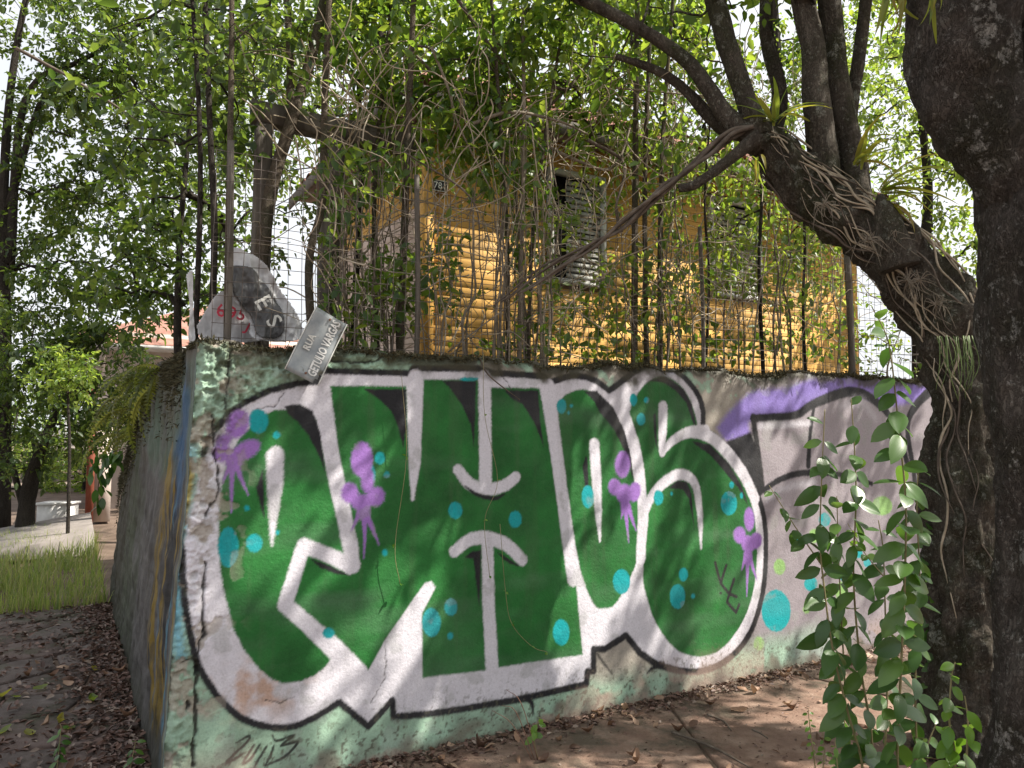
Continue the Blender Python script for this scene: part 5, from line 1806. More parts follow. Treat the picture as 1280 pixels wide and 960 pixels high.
slim('middle one of the trio of slim trees between the two windows', [(808, 450), (806, 240), (811, 80), (816, -80)], 0.5, 0.021, 0.015, [(830, 40, 0.4, (0.5, 0.5, 0.4), 20)])
slim('last of the trio of slim trees between the two windows, topped by loose leaves', [(824, 450), (826, 260), (832, 120), (848, -80)], 0.5, 0.023, 0.015, [(860, 60, 0.3, (0.5, 0.4, 0.4), 22), (880, 160, 0.8, (0.6, 0.5, 0.4), 24), (870, 240, 0.8, (0.5, 0.4, 0.4), 14)])
slim('dark slim tree behind the white plastic placard', [(262, 430), (268, 300), (262, 150), (254, -60)], 0.62, 0.022, 0.014, [(240, 60, 0.3, (0.6, 0.5, 0.6), 20)], bark='bark_dark', leaf='leaf_dark', L=0.07)
slim('dark slim tree beside the torn strip of plastic', [(243, 435), (250, 260), (248, 120), (236, -60)], 0.7, 0.017, 0.011, [(200, 120, 0.4, (0.5, 0.5, 0.6), 24)], bark='bark_dark', leaf='leaf_dark')
slim('dark bare stem between the timber frame and the pale side of the house', [(440, 430), (446, 330), (452, 220), (448, 100)], 1.1, 0.026, 0.016, [(450, 120, 0.1, (0.4, 0.4, 0.4), 14)], bark='bark_dark')
slim('brown leaning stem before the pale side of the house', [(474, 430), (468, 320), (470, 200), (486, 40), (490, -60)], 0.9, 0.020, 0.013, [(480, 20, 0.2, (0.5, 0.4, 0.4), 20)])
slim('thin dark stem left of the second window', [(879, 458), (886, 350), (881, 250), (890, 120)], 0.35, 0.012, 0.008, [(885, 190, 0.6, (0.4, 0.4, 0.4), 10)], bark='bark_dark', leaf='leaf_lime', L=0.07)
slim('thin dark stem right of the second window', [(955, 458), (949, 340), (952, 230), (940, 150)], 0.35, 0.017, 0.010, [(960, 280, 0.7, (0.6, 0.4, 0.5), 26)], bark='bark_dark', leaf='leaf_lime', L=0.07)
slim('thin dark stem near the far corner of the yellow house', [(1008, 462), (1004, 390), (1006, 300), (1000, 200)], 0.35, 0.014, 0.009, [(1020, 320, 0.7, (0.5, 0.4, 0.4), 18)], bark='bark_dark', leaf='leaf_lime', L=0.07)

# leafy shrubs and climbers in front of the far half of the house
def shrub(label, px, py, d, rad, k, leaf='leaf_lime', L=0.06, per=18):
    base = pd(px, 470, d)
    base.z = 1.78
    tp = pd(px + random.uniform(-15, 15), py, d)
    return make_tree('shrub', label, 'shrub', [base, base.lerp(tp, 0.5) + Vector((random.gauss(0, .05), 0, 0)), tp], [0.012, 0.009, 0.005], [(tp, rad, k)], leaf, L, per, 0.26, 'twig', 'shrubs behind the wire fence', None, 6, 0.006, 0.05, 0.1, seed=3)


shrub('lime green shrub under the second window', 905, 340, 1.4, (0.55, 0.4, 0.5), 16)
shrub('airy shrub right of the second window', 985, 330, 1.5, (0.7, 0.5, 0.75), 36)
shrub('tall light green shrub at the far corner of the yellow house', 1045, 300, 1.3, (0.7, 0.5, 0.9), 34)
shrub('small dark leaved shrub under the shuttered window', 690, 415, 0.9, (0.5, 0.3, 0.3), 12, 'leaf_mid')
shrub('low sprawling shrub in front of the number plate wall', 575, 410, 1.0, (0.4, 0.3, 0.3), 7, 'leaf_mid')
shrub('broad leaved green shrub before the pale side of the house', 478, 345, 0.6, (0.15, 0.15, 0.12), 4, 'leaf_mid', 0.09, 12)
shrub('sprawling shrub hugging the leaning tree by the fence end', 1120, 420, 0.6, (0.8, 0.3, 0.4), 26, 'leaf_mid')

# dry tangle of thin vines all over the fence
tg_ = MB()
for k in range(620):
    px, py = RNG.uniform(390, 1060), RNG.uniform(110, 440)
    d_ = RNG.uniform(0.16, 1.0)
    n_ = RNG.integers(4, 8)
    ang = RNG.choice([RNG.uniform(-0.6, 0.6) + math.pi / 2, RNG.uniform(0, math.pi)])
    p = pd(px, py, d_)
    pts = [p]
    dir_ = U * math.cos(ang) + Vector((0, 0, math.sin(ang)))
    for q in range(n_):
        dir_ = (dir_ + Vector(tuple(RNG.normal(size=3) * 0.35))).normalized()
        dir_.z -= 0.05
        nxt = pts[-1] + dir_ * RNG.uniform(0.06, 0.2)
        if nxt.z < 1.85:
            break
        pts.append(nxt)
    if len(pts) > 2:
        tg_.tube(pts, RNG.uniform(0.0018, 0.0050), 4, 3, cap=False)
o = tg_.build('vine_tangle', 'vine_pale', None, True, 'stuff')
tag(o, 'tangle of dry pale vines and twigs strung along the wire fence', 'vines')
fl_n = 8500
fpx, fpy = RNG.uniform(400, 1070, fl_n), RNG.uniform(130, 450, fl_n)
keepm = (vnoise(fpx / 55, fpy / 55, seed=77) + RNG.uniform(-.12, .12, fl_n) + 0.15 * (fpx > 830) + 0.25 * (fpy < 240) + 0.15 * (fpx < 520) > 0.57)
keepm &= ~((fpx < 530) & (fpy < 175))
fpos = np.array([tuple(pd(a, b_, RNG.uniform(0.15, 1.2))) for a, b_ in zip(fpx[keepm], fpy[keepm])])
kk = len(fpos)
fll = RNG.uniform(0.03, 0.10, kk)
V_, Q_ = leaves_np(fpos, RNG.normal(size=(kk, 3)) * 0.6 + np.array((0, 0, -0.5)), RNG.normal(size=(kk, 3)) * 0.6 + np.array((0, -0.3, 0.8)), fll, fll * 0.5)
o = link('creeper_leaves', mesh_np('creeper_leaves', V_, Q_), 'leaf_mid', None, 'stuff')
tag(o, 'loose creeper leaves scattered through the vines on the wire fence', 'creeper')
VL = ['pale crooked branch lying level in front of the eaves', 'brown vine rising steeply past the tiled roof', 'thin brown vine bending down past the number plate wall', 'thick vine slanting down from the leaves above the eaves',
      'crooked brown branch sloping across the gutter of the house', 'dark vine curling beside the trio of slim trees', 'brown vine sagging over the top of the shuttered window', 'long thin vine hanging down the number plate wall',
      'thin vine climbing along the mesh towards the shuttered window', 'thin root dangling over the top of the painted wall', 'short level branch beside the crook of the leaning tree', 'bare twig crossing the sky above the footpath']
for k, (pts, r, d_) in enumerate((
        ([(590, 155), (640, 140), (700, 152), (735, 168)], 0.013, 0.35), ([(690, 130), (740, 70), (752, -20)], 0.012, 0.5), ([(540, 60), (560, 110), (575, 160), (620, 250)], 0.010, 0.4),
        ([(560, -20), (600, 40), (640, 95), (655, 130)], 0.014, 0.5), ([(520, 70), (560, 105), (620, 130), (660, 160)], 0.012, 0.6), ([(735, 175), (780, 205), (770, 260), (778, 290)], 0.014, 0.4),
        ([(655, 165), (720, 200), (770, 205), (800, 110)], 0.014, 0.55), ([(505, 190), (590, 250), (600, 330), (612, 440)], 0.006, 0.2), ([(560, 440), (640, 380), (720, 330)], 0.005, 0.2),
        ([(600, 425), (612, 470), (640, 495)], 0.006, 0.06), ([(770, 110), (860, 118), (905, 120)], 0.008, 0.3), ([(20, 60), (110, 110), (200, 170)], 0.012, 2.0))):
    if k == 9:
        q3 = [P(*[on_d(600, 425, 0.05)[0], 0.05, 2.0]), P(on_d(612, 470, -0.04)[0], -0.04, on_d(612, 470, -0.04)[1]), P(on_d(650, 500, -0.03)[0], -0.03, on_d(650, 500, -0.03)[1])]
    else:
        q3 = [pd(x, y, d_) for x, y in pts]
    b = MB()
    b.tube([p - q3[0] for p in q3], [r, r * 0.9, r * 0.7, r * 0.5][:len(q3)] if len(q3) != 3 else [r, r * .8, r * .4], 8, 8, 0.15, 14, k)
    o = b.build('vine', 'vine_dark' if k % 2 else 'twig', None, True)
    o.location = q3[0]
    tag(o, VL[k], 'vine', 'vines strung about the fence')

def bundle(label, x0, x1, ytop, n, d0, d1, mat):
    c_ = pd((x0 + x1) / 2, 440, d0)
    t_ = thing('vine_bundle', label, 'vines', (c_.x, c_.y, 1.85), 'bundles of upright vines on the fence')
    o_ = Vector((c_.x, c_.y, 1.85))
    for k in range(n):
        d_ = random.uniform(d0, d1)
        xa = random.uniform(x0, x1)
        xb = xa + random.gauss(0, 14)
        yt = ytop + random.uniform(-40, 60)
        pts = []
        for q in range(7):
            f = q / 6
            p = pd(xa + (xb - xa) * f + random.gauss(0, 3.5), 445 + (yt - 445) * f, d_ + random.gauss(0, .02))
            if q == 0:
                p.z = 1.8
            pts.append(p - o_)
        r = random.uniform(0.004, 0.0115)
        b = MB()
        b.tube(pts, [r * (1 - 0.6 * q / 6) for q in range(7)], 6, 3, 0.12, 20, k)
        b.build('strand', mat[k % len(mat)], t_, True)


bundle('thick bundle of pale upright vines before the shuttered window', 618, 690, 140, 26, 0.25, 0.6, ('vine_pale', 'twig', 'twig'))
bundle('bundle of brown upright vines hiding the pale side of the house', 418, 500, 190, 24, 0.3, 1.0, ('twig', 'vine_dark', 'vine_dark'))
bundle('loose upright vines around the trio of slim trees', 770, 850, 170, 9, 0.3, 0.7, ('twig', 'vine_dark'))
bundle('sparse thin upright vines over the far half of the house', 860, 1050, 230, 14, 0.2, 0.7, ('twig', 'vine_dark', 'vine_pale'))
bundle('sparse upright vines between the number plate and the shuttered window', 530, 615, 200, 8, 0.2, 0.7, ('twig', 'vine_pale'))

# ------------------------------------------------------------------ trees further back
def bg(name, label, base_px, base_y, depth, top, blobs, leaf, L, per, spread, r0, bark='bark_dark', limbs=None, group='trees beyond the house and street', zb=None):
    b0 = at(base_px, base_y, depth)
    b0.z = G0 if zb is None else zb
    pts = [b0] + [at(x, y, depth) for x, y in top]
    rr = [r0 * (1 - 0.7 * i / (len(pts) - 1)) for i in range(len(pts))]
    bl = [(at(x, y, depth + dd), rad, k) for x, y, dd, rad, k in blobs]
    lb = [([at(x, y, depth) for x, y in lp], lr) for lp, lr in (limbs or [])]
    return make_tree(name, label, 'tree', pts, rr, bl, leaf, L, per, spread, bark, group, lb, 10, 0.012, 0.12, 0.35, branch_every=2, seed=random.randint(1, 99))


bg('broadleaf_tree', 'tall broadleaf tree with arching limbs over the footpath', 6, 600, 14, [(6, 420), (4, 300), (8, 170), (24, 40), (60, -120)],
   [(40, 60, 0, (2.8, 1.8, 2.1), 130), (190, 130, 0.4, (2.6, 1.8, 2.1), 140), (120, 290, 0.6, (2.4, 1.6, 1.5), 120), (260, 20, 0.6, (2.2, 1.6, 1.4), 90), (20, 350, 0.4, (1.1, 1.0, 1.2), 40)], 'leaf_dark', 0.12, 50, 0.55, 0.13,
   limbs=[([(12, 330), (30, 130), (90, 80), (160, 95)], [0.09, 0.06, 0.04, 0.02]), ([(10, 260), (60, 110), (130, 60), (220, 0)], [0.07, 0.05, 0.04, 0.02]), ([(14, 300), (-60, 150), (-120, 20)], [0.08, 0.06, 0.03])])
bg('street_tree', 'low dense dark tree with forked trunk on the grass verge', 30, 680, 12.8, [(33, 640), (38, 600), (60, 540), (90, 470)],
   [(40, 520, 0, (1.6, 1.4, 1.1), 90), (120, 470, 0.3, (1.1, 1.1, 1.1), 60), (30, 440, 0.2, (1.2, 1.2, 1.0), 60), (110, 380, 0.4, (1.0, 1.0, 0.8), 40)], 'leaf_dark', 0.11, 40, 0.42, 0.16,
   limbs=[([(33, 650), (20, 600), (5, 540)], [0.06, 0.05, 0.03]), ([(34, 648), (46, 600), (40, 540)], [0.05, 0.04, 0.02])])
bg('broadleaf_tree', 'leafy tree behind the worn side of the painted wall', 226, 600, 5.7, [(222, 420), (225, 300), (235, 180), (250, 40)],
   [(215, 320, 0.2, (0.6, 0.5, 0.5), 36), (235, 200, 0.3, (0.6, 0.5, 0.6), 36), (185, 380, 0.2, (0.35, 0.4, 0.25), 16), (320, 240, 1.5, (0.7, 0.6, 0.9), 30)], 'leaf_dark', 0.07, 32, 0.28, 0.035, zb=1.7)
bg('broadleaf_tree', 'tree with fresh green leaves behind the timber frame', 470, 500, 12.5, [(468, 300), (470, 150), (480, 0), (490, -150)],
   [(430, 90, 0, (1.6, 1.2, 1.3), 52), (540, 30, 0.5, (1.7, 1.2, 1.0), 60), (340, 130, 0.6, (1.3, 1.2, 1.6), 44), (480, -60, 0.2, (2.4, 1.4, 1.2), 60)], 'leaf_lime', 0.11, 36, 0.45, 0.14, zb=1.5)
bg('broadleaf_tree', 'wide tree rising behind the tiled roof', 760, 500, 17, [(760, 250), (755, 60), (740, -150)],
   [(660, 60, 0, (2.2, 1.5, 1.6), 52), (800, 20, 0.3, (2.4, 1.5, 1.6), 56), (740, -60, 0.2, (3.4, 1.6, 1.4), 60)], 'leaf_lime', 0.14, 36, 0.55, 0.2, zb=1.0)
bg('broadleaf_tree', 'tree behind the far end of the yellow house', 985, 500, 15, [(985, 300), (975, 120), (960, -120)],
   [(985, 130, 0, (1.5, 1.2, 1.6), 40), (1060, 40, 0.3, (2.0, 1.4, 1.8), 80), (860, -30, 0.2, (1.8, 1.3, 1.0), 50)], 'leaf_mid', 0.13, 36, 0.5, 0.17, zb=1.0)
bg('broadleaf_tree', 'sunlit yellow green tree seen between the leaning and the massive trunk', 1150, 500, 10.5, [(1148, 380), (1160, 250), (1150, 120), (1140, -60)],
   [(1140, 230, 0, (1.1, 0.9, 1.3), 70), (1190, 130, 0.3, (1.2, 0.9, 1.2), 60), (1110, 60, 0.6, (1.2, 0.9, 1.1), 50), (1180, 330, 0.5, (0.8, 0.7, 0.7), 34)], 'leaf_lime', 0.09, 34, 0.4, 0.10, zb=1.6)
bg('broadleaf_tree', 'bright leafy tree far down the street', 105, 660, 24, [(104, 630), (106, 590)],
   [(100, 600, 0, (1.5, 1.3, 0.9), 60), (60, 560, 2, (2.2, 1.6, 1.3), 60), (130, 560, 3, (1.2, 1.3, 1.3), 40)], 'leaf_lime', 0.13, 40, 0.5, 0.12)
bg('broadleaf_tree', 'rounded tree at the end of the street', 20, 650, 34, [(20, 620), (22, 560)],
   [(10, 590, 0, (2.6, 2, 1.6), 70), (70, 600, 3, (2.6, 2, 1.6), 60), (-20, 520, 3, (3, 2, 2.4), 60), (130, 520, 6, (3, 2, 3.0), 70)], 'leaf_mid', 0.2, 40, 0.7, 0.15)
bg('broadleaf_tree', 'young yellowish tree in front of the neighbouring house', 86, 640, 11.4, [(87, 560), (85, 500), (86, 440)],
   [(92, 470, 0, (0.45, 0.4, 0.4), 24), (75, 455, 0.1, (0.5, 0.4, 0.3), 20)], 'leaf_lime', 0.08, 30, 0.26, 0.03)

# ------------------------------------------------------------------ leafy saplings in front of the mural
def leaf_mesh(L, W, mat, droop=0.25, fold=0.18, wav=0.0, n=7):
    v, q = [], []
    for i in range(n):
        t = i / (n - 1)
        w = W * 0.5 * (math.sin(math.pi * min(1, t * 0.96 + 0.02)) ** 0.72) * (1.08 - 0.35 * t)
        if i == n - 1:
            w = 0.0004
        if i == 0:
            w = 0.002
        zc = -droop * L * t * t
        for k, f in enumerate((-1, -0.5, 0, 0.5, 1)):
            v.append((L * t, w * f, zc + abs(f) * w * fold * 2 - (f * f) * w * 0.25 + wav * math.sin(t * 9 + f * 2) * W))
    for i in range(n - 1):
        for k in range(4):
            q.append((i * 5 + k, i * 5 + 5 + k, i * 5 + 6 + k, i * 5 + 1 + k))
    me = mesh_np('leaf', v, q, smooth=True)
    me.materials.append(MATS[mat])
    return me


LM = [leaf_mesh(0.125, 0.074, 'leaf_sapling', 0.15), leaf_mesh(0.135, 0.072, 'leaf_sapling', 0.3), leaf_mesh(0.12, 0.078, 'leaf_sapling', 0.05, 0.25), leaf_mesh(0.13, 0.068, 'leaf_sapling', 0.4, 0.1)]
LB = [leaf_mesh(0.085, 0.052, 'leaf_bright', 0.15), leaf_mesh(0.09, 0.05, 'leaf_bright', 0.3), leaf_mesh(0.08, 0.054, 'leaf_bright', 0.05, 0.25)]


def sapling(label, pts, depth, step, ls, meshes=LM, az0=0.0, r=0.006, top_small=True, mat='green_stem', name='leafy_sapling', group='leafy saplings at the foot of the leaning tree', base=True):
    p3 = [at(x, y, depth) for x, y in pts]
    if base:
        f = p3[0].copy()
        f.x += random.gauss(0, .03)
        f.z = G0
        p3 = [f] + p3
    t_ = thing(name, label, 'sapling', tuple(p3[0]), group)
    o_ = p3[0].copy()
    c = spline([tuple(p - o_) for p in p3], 14)
    b = MB()
    b.tube([tuple(q) for q in c[::4]] + [tuple(c[-1])], list(np.linspace(r, r * 0.35, len(c[::4]) + 1)), 7, 3)
    b.build('stem', mat, t_, True)
    seg = np.linalg.norm(np.diff(c, axis=0), axis=1)
    cum = np.concatenate([[0], np.cumsum(seg)])
    tot = cum[-1]
    d_, k = 0.12, 0
    while d_ < tot + 0.001:
        p = np.array([np.interp(d_, cum, c[:, i]) for i in range(3)])
        fr = d_ / tot
        for side in (0, 1):
            if random.random() < 0.05:
                continue
            o = link('leaf', random.choice(meshes), None, t_)
            az = az0 + (k % 2) * (math.pi / 2) * random.uniform(0.2, 0.8) + side * math.pi + random.gauss(0, 0.35)
            pit = R(random.uniform(0, 50)) if fr < 0.95 else R(random.uniform(-50, 10))
            o.rotation_mode = 'QUATERNION'
            q = Quaternion((0, 0, 1), az) @ Quaternion((0, 1, 0), pit) @ Quaternion((1, 0, 0), 0.65 * math.cos(az) + random.gauss(0, 0.35))
            o.rotation_quaternion = q
            s_ = ls * random.uniform(0.75, 1.12) * (1 - 0.3 * max(0, fr - 0.8) / 0.2 if top_small else 1)
            o.scale = (s_, s_, s_)
            o.location = tuple(Vector(tuple(p)) + q @ Vector((0.006, 0, 0)))
        d_ += step * random.uniform(0.75, 1.25)
        k += 1
    return t_


SAPS = [
    ('tallest leafy sapling, its tip reaching above the top of the wall', [(1122, 960), (1126, 843), (1131, 725), (1132, 625), (1124, 542), (1115, 455), (1107, 417), (1090, 384)], 3.2, 0.064, 1.08, LM, 0.2),
    ('leafy sapling with its tip against the grey lettering, beside the tallest one', [(1090, 930), (1076, 835), (1067, 725), (1070, 625), (1068, 560), (1064, 500)], 3.35, 0.066, 0.98, LM, 0.3),
    ('leafy sapling nearest the teal dot, bowed at its foot', [(1078, 960), (1061, 895), (1041, 812), (1029, 725), (1025, 675), (1027, 600), (1031, 512)], 3.3, 0.066, 0.98, LM, 0.1),
    ('short leafy sapling filling the middle of the clump', [(1106, 960), (1109, 860), (1107, 780), (1104, 690), (1098, 650)], 3.5, 0.07, 0.9, LM, 0.4),
    ('leafy sapling leaning towards the leaning tree behind the tallest one', [(1146, 960), (1144, 850), (1150, 740), (1146, 640), (1148, 580)], 3.6, 0.066, 1.0, LM, 0.2),
    ('dense leafy sapling rising behind the bowed one', [(1050, 960), (1056, 870), (1052, 780), (1048, 690), (1046, 620)], 3.7, 0.07, 0.95, LM, 0.5),
    ('thin sapling with small leaves between the clump and the leaning tree', [(1170, 830), (1166, 740), (1162, 670), (1158, 630)], 4.4, 0.11, 0.9, LM, 0.0),
]
for a in SAPS:
    sapling(a[0], a[1], a[2], a[3], a[4], a[5], a[6])
sapling('slanting twig of young leaves reaching towards the main lettering', [(1026, 705), (995, 660), (962, 608)], 3.32, 0.07, 0.62, LM, 0.4, 0.0035, base=False)
sapling('drooping twig of young yellowish leaves in the sapling clump', [(1104, 720), (1080, 690), (1060, 655)], 3.45, 0.07, 0.7, LB, 0.4, 0.003, base=False)
sapling('bright green sapling against the foot of the leaning tree', [(1194, 960), (1187, 906), (1189, 850), (1194, 828)], 2.9, 0.05, 0.95, LB, 0.3, 0.005)
sapling('low bright green sapling beside the root of the massive trunk', [(1208, 960), (1210, 905), (1206, 870)], 2.85, 0.055, 1.0, LB, 0.9, 0.005)
sapling('short glossy sapling under the tallest leafy sapling', [(1150, 965), (1160, 930), (1170, 905)], 3.0, 0.06, 0.85, LM, 0.2, 0.005)
sapling('short dense sapling at the bottom of the clump', [(1050, 985), (1046, 950), (1044, 925)], 3.2, 0.05, 0.55, LB, 0.2, 0.004)
sapling('low seedling with small leaves on the bare pavement', [(1012, 905), (1010, 885)], 3.95, 0.035, 0.42, LB, 0.2, 0.003)
sapling('low seedling with dense leaves beside the sapling clump', [(1030, 945), (1028, 915)], 3.6, 0.035, 0.45, LB, 0.2, 0.003)
sapling('small weed with toothed leaves at the foot of the lettering', [(668, 925), (672, 905), (676, 895)], 4.22, 0.035, 0.7, LB, 0.5, 0.003, name='weed', group=None)
sapling('tiny weed rooted in a joint of the flagstones', [(76, 915), (75, 905)], 3.9, 0.03, 0.42, LM, 0.5, 0.003, name='weed', group=None)
sapling('tiny weed at the foot of the worn side of the wall', [(168, 935), (170, 925)], 3.9, 0.03, 0.42, LM, 0.5, 0.003, name='weed', group=None)

# leafy branch of a climber hanging off the worn end of the wall
hv = thing('climber', 'climber with dark leaves dangling off the worn end of the wall', 'plant', tuple(at(160, 560, 6.6)))
HV = np.array(tuple(hv.location))
for pts in ([(162, 560), (140, 578), (124, 600), (122, 640)], [(162, 558), (130, 570), (112, 590)]):
    b = MB(); b.tube([np.array(tuple(at(x, y, 6.6))) - HV for x, y in pts], 0.004, 5, 4); b.build('stem', 'vine_dark', hv, True)
    c = spline([tuple(at(x, y, 6.6)) for x, y in pts], 8)
    for p in c[3::2]:
        for q in range(2):
            o = link('leaf', random.choice(LM), None, hv)
            o.location = tuple(p - HV + RNG.normal(size=3) * 0.02)
            o.rotation_euler = (random.uniform(-.6, .6), random.uniform(0.4, 1.5), random.uniform(0, 6.28))
            o.scale = (0.85,) * 3

# ferns along the top of the worn side
def frond_mesh(L, n=16):
    def mid(t):
        return L * (t - 0.25 * t ** 3), -L * 0.75 * t * t + 0.12 * L * math.sin(t * 2)
    v, q = [], []
    for i in range(n + 1):
        x, z = mid(i / n)
        v.append((x, 0.0, z))
    for i in range(n):
        t = (i + 0.5) / n
        x, z = mid(t)
        w = L * 0.17 * math.sin(math.pi * (0.12 + 0.86 * t)) ** 0.8
        h = L / n * 0.42
        for sg in (-1, 1):
            k = len(v)
            v += [(x + h * 1.1, sg * w * 0.6, z - w * 0.18), (x + h * 0.3, sg * w, z - w * 0.4)]
            q.append((i, i + 1, k, k + 1))
    me = mesh_np('frond', v, q)
    me.materials.append(MATS['fern_leaf'])
    return me


FM = [frond_mesh(0.34), frond_mesh(0.46), frond_mesh(0.4)]
FL = ['fern clump nearest the corner of the painted wall', 'fern clump hanging over the middle of the worn wall side', 'thick yellowish fern clump on the worn wall side', 'fern clump at the low far end of the worn wall side']
for k, (dq, zq) in enumerate(((1.7, 1.98), (2.5, 1.95), (3.3, 1.82), (4.2, 1.55))):
    t_ = thing('fern', FL[k], 'fern', tuple(P(0.12, dq, zq)), 'ferns on the worn side of the wall')
    for j in range(9 if k == 0 else 19):
        o = link('frond', random.choice(FM), None, t_)
        o.rotation_euler = (random.gauss(0, .25), random.uniform(-0.5, 0.6), math.atan2(-U.y, -U.x) + random.gauss(0, 0.7))
        o.location = (random.gauss(0, .04), random.gauss(0, .16), random.gauss(0, .04))
        o.scale = (random.uniform(.7, 1.15),) * 3

# ------------------------------------------------------------------ grass on the verge
def blades(n, region, hmin, hmax, wid):
    s_ = RNG.uniform(region[0], region[1], n)
    d_ = RNG.uniform(region[2], region[3], n)
    keep = vnoise(s_ * 2.4, d_ * 1.6, seed=8) + RNG.uniform(-.25, .25, n) > 0.34
    s_, d_ = s_[keep], d_[keep]
    n = len(s_)
    x = C0.x + U.x * s_ + B.x * d_
    y = C0.y + U.y * s_ + B.y * d_
    h = RNG.uniform(hmin, hmax, n) * (0.5 + vnoise(s_ * 1.3, d_ * 1.3, seed=9))
    base = np.stack([x, y, np.full(n, G0 - 0.03)], 1)
    a = RNG.uniform(0, 2 * math.pi, n)
    side = np.stack([np.cos(a), np.sin(a), 0 * a], 1)
    ln = np.stack([-np.sin(a), np.cos(a), 0 * a], 1) * (h * RNG.uniform(0.1, 0.7, n))[:, None]
    up = np.array((0, 0, 1.0))
    v = np.stack([base - side * wid, base + side * wid, base + side * wid * 0.7 + ln * 0.35 + up * (h * 0.6)[:, None], base - side * wid * 0.7 + ln * 0.35 + up * (h * 0.6)[:, None], base + ln + up * (h * 0.95)[:, None]], 1)
    k = np.arange(n)[:, None] * 5
    return v.reshape(-1, 3), k + np.array([0, 1, 2, 3]), k + np.array([3, 2, 4])


V_, Q_, T_ = blades(12000, (-3.5, -0.05, 4.9, 10.5), 0.10, 0.36, 0.006)
o = link('grass', mesh_np('grass', V_, Q_, T_), 'grass', None, 'stuff')
tag(o, 'long yellow green grass growing on the verge beyond the flagstones', 'grass')
V_, Q_, T_ = blades(4000, (-4.6, -3.0, 4.0, 16), 0.10, 0.3, 0.008)
o = link('grass', mesh_np('grass', V_, Q_, T_), 'grass', None, 'stuff')
tag(o, 'strip of rough grass along the edge of the street', 'grass')

# ------------------------------------------------------------------ dead leaves, twigs
def dry_mesh(L, W, curl):
    v, q = [], []
    n = 5
    for i in range(n):
        t = i / (n - 1)
        w = W * 0.5 * math.sin(math.pi * (0.06 + 0.9 * t)) ** 0.8
        zc = curl * L * (t - 0.5) ** 2 * 2
        for f in (-1, 0, 1):
            v.append((L * (t - 0.5), w * f, zc + abs(f) * w * curl * 1.6 + 0.004 * math.sin(i * 2 + f)))
    for i in range(n - 1):
        for k in (0, 1):
            q.append((i * 3 + k, i * 3 + 3 + k, i * 3 + 4 + k, i * 3 + 1 + k))
    me = mesh_np('fallen_leaf', v, q)
    me.materials.append(MATS['leaf_dry'])
    return me


DM = [dry_mesh(0.085, 0.042, 0.35), dry_mesh(0.10, 0.045, 0.6), dry_mesh(0.075, 0.045, 0.15), dry_mesh(0.09, 0.035, 0.9)]


def fallen(p, label, group, sc=1.0):
    o = bpy.data.objects.new('fallen_leaf', random.choice(DM))
    COL.objects.link(o)
    o.location = (p.x, p.y, p.z + 0.004)
    fl = random.random() < 0.35
    o.rotation_euler = (random.gauss(0, .3) + (math.pi if fl else 0), random.gauss(0, .3), random.uniform(0, 6.28))
    if fl:
        o.location.z += 0.022 * sc
    s_ = sc * random.uniform(0.6, 1.2)
    o.scale = (s_, s_, s_ * random.uniform(.6, 1.4))
    tag(o, label, 'leaf', group)


for k in range(95):                             # drift against the wall foot
    fallen(P(random.uniform(0.9, 6.3), -0.03 - min(0.5, abs(random.gauss(0, 0.13))), G0), 'dry brown leaf in the drift along the foot of the painted wall', 'dry leaves drifted against the wall foot', 0.95)
for k in range(140):
    fallen(P(random.uniform(0.9, 7.5), -random.uniform(0.3, 2.0), G0), 'dry curled leaf lying loose on the sunlit pavement', 'dry leaves scattered on the pavement', 1.1)
for k in range(48):
    fallen(P(-0.06 - abs(random.gauss(0, 0.75)), random.uniform(-0.6, 3.2), G0), 'dry leaf lying on the shaded flagstones of the footpath', 'dry leaves scattered on the footpath', 0.9)
for k in range(14):
    p = P(-0.15 - abs(random.gauss(0, 0.5)), random.uniform(-0.4, 2.6), G0 + 0.01)
    o = bpy.data.objects.new('fallen_leaf', LB_dry if False else DM[k % 4])
    COL.objects.link(o)
    o.location = p
    o.rotation_euler = (random.gauss(0, .3), random.gauss(0, .3), random.uniform(0, 6.28))
    o.scale = (1.1, 1.3, 1)
    o.material_slots[0].link = 'OBJECT'
    o.material_slots[0].material = MATS['leaf_strap']
    tag(o, 'yellowed fallen leaf among the brown litter of the footpath', 'leaf', 'yellowed leaves on the footpath')


def litter(name, label, n, fn, L, mat='leaf_litter'):
    pts = np.array([fn() for _ in range(n)])
    nr = RNG.normal(size=(n, 3)) * 0.35 + np.array((0, 0, 1.0))
    ax = RNG.normal(size=(n, 3)) * np.array((1, 1, 0.22))
    ll = L * RNG.uniform(0.5, 1.3, n)
    V, Q = leaves_np(pts, ax, nr, ll, ll * RNG.uniform(.35, .6, n), 0.5, RNG.uniform(-.2, .25))
    o = link(name, mesh_np(name, V, Q), mat, None, 'stuff')
    tag(o, label, 'leaf litter')


def lp():
    s = -0.03 - abs(random.gauss(0, 0.17)) if random.random() < 0.5 else (random.uniform(-2.6, -0.62) if random.random() < 0.88 else random.uniform(-0.62, -0.3))
    return tuple(P(s, random.uniform(-0.8, 5.0), G0 + random.uniform(0.0, 0.018)))


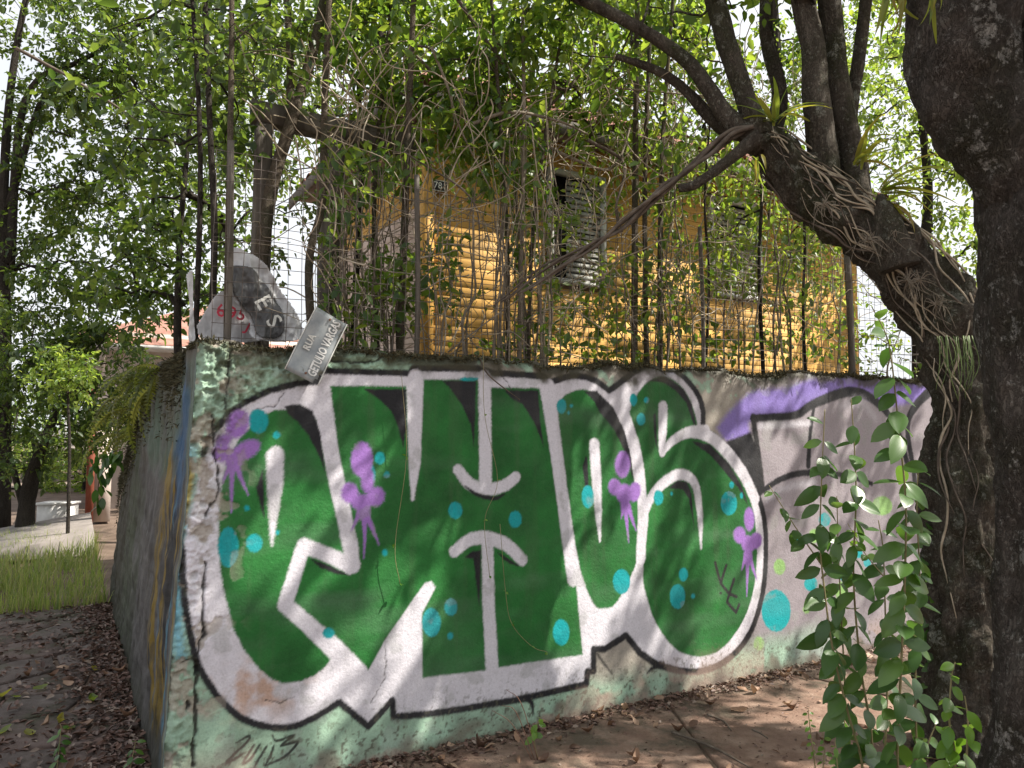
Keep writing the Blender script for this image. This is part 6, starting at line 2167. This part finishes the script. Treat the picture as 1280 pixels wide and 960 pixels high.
litter('leaf_litter', 'dark carpet of dead leaves over the flagstones of the footpath', 6000, lp, 0.05)
litter('leaf_litter', 'thin line of broken dead leaves along the foot of the painted wall', 3000, lambda: tuple(P(random.uniform(0.2, 8.5), -0.01 - abs(random.gauss(0, 0.10)), G0 + random.uniform(0, 0.015))), 0.04)
litter('leaf_litter', 'scattered leaf crumbs over the pavement', 3200, lambda: tuple(P(random.uniform(0.2, 8.5), -random.uniform(0.05, 2.6), G0 + random.uniform(0.002, 0.008))), 0.022, 'leaf_litter')
litter('leaf_litter', 'pale dead leaves under the leafy saplings', 900, lambda: tuple(P(random.gauss(4.4, 0.8), random.gauss(-1.9, 0.45), G0 + random.uniform(0.0, 0.02))), 0.055, 'leaf_dry')
for k, (x0, y0, x1, y1, r_, lb) in enumerate(((884, 893, 914, 913, 0.007, 'short dark stick lying on the bare pavement'), (940, 912, 960, 923, 0.006, 'broken twig among the scattered leaves on the pavement'), (840, 915, 935, 958, 0.008, 'long dark stick lying towards the leafy saplings'),
                                              (690, 895, 714, 886, 0.006, 'pale straight stick leaning on the leaf drift'), (560, 940, 600, 925, 0.005, 'grey twig lying below the year painted on the wall'), (160, 915, 172, 895, 0.006, 'curved pale stick beside the mossy wall foot'))):
    a, b_ = on_ground(x0, y0, G0 + 0.012), on_ground(x1, y1, G0 + 0.014)
    b = MB()
    m_ = a.lerp(b_, 0.5) + Vector((random.gauss(0, .015), random.gauss(0, .015), 0.004))
    b.tube([(0, 0, 0), m_ - a, b_ - a], [r_, r_ * .9, r_ * .6], 7, 6, 0.2, 30, k)
    o = b.build('stick', 'twig' if k in (3, 5) else 'vine_dark', None, True)
    o.location = a
    tag(o, lb, 'stick')
for k, (pts, lb) in enumerate((([(668, 925), (645, 890), (627, 882)], 'dry leafless stem slanting left from the small weed'), ([(672, 925), (652, 880), (633, 862)], 'tall dry leafless stem standing against the black outline'), ([(665, 922), (640, 905), (615, 888)], 'low dry leafless stem at the foot of the wall'))):
    p3 = [at(x, y, 4.2) for x, y in pts]
    p3[0].z = G0
    b = MB()
    b.tube([p - p3[0] for p in p3], [0.003, 0.0022, 0.0012], 5, 4)
    o = b.build('dry_stem', 'rust', None, True)
    o.location = p3[0]
    tag(o, lb, 'stem')
# creeper tendrils hanging in front of the lettering
for k, (pts, lb) in enumerate((([(604, 440), (606, 520), (622, 600), (606, 650), (612, 720)], 'thin green tendril hanging over the white anchor shape'), ([(625, 655), (632, 740), (640, 780), (665, 808), (684, 815)], 'yellowish tendril curling across the second letter'), ([(502, 470), (508, 570), (494, 680), (500, 730)], 'fine tendril hanging beside the white spike'))):
    p3 = [pd(x, y, -0.035) for x, y in pts]
    t_ = thing('tendril', lb, 'tendril', tuple(p3[0]))
    b = MB()
    b.tube([p - p3[0] for p in p3], 0.0016, 5, 6)
    b.build('stem', 'green_stem', t_, True)
    for p in p3[1:]:
        for j in range(2):
            o = link('leaf', random.choice(LB), None, t_)
            o.location = p - p3[0]
            o.rotation_euler = (random.uniform(-1, 1), random.uniform(-1, 1), random.uniform(0, 6.28))
            o.scale = (0.28,) * 3
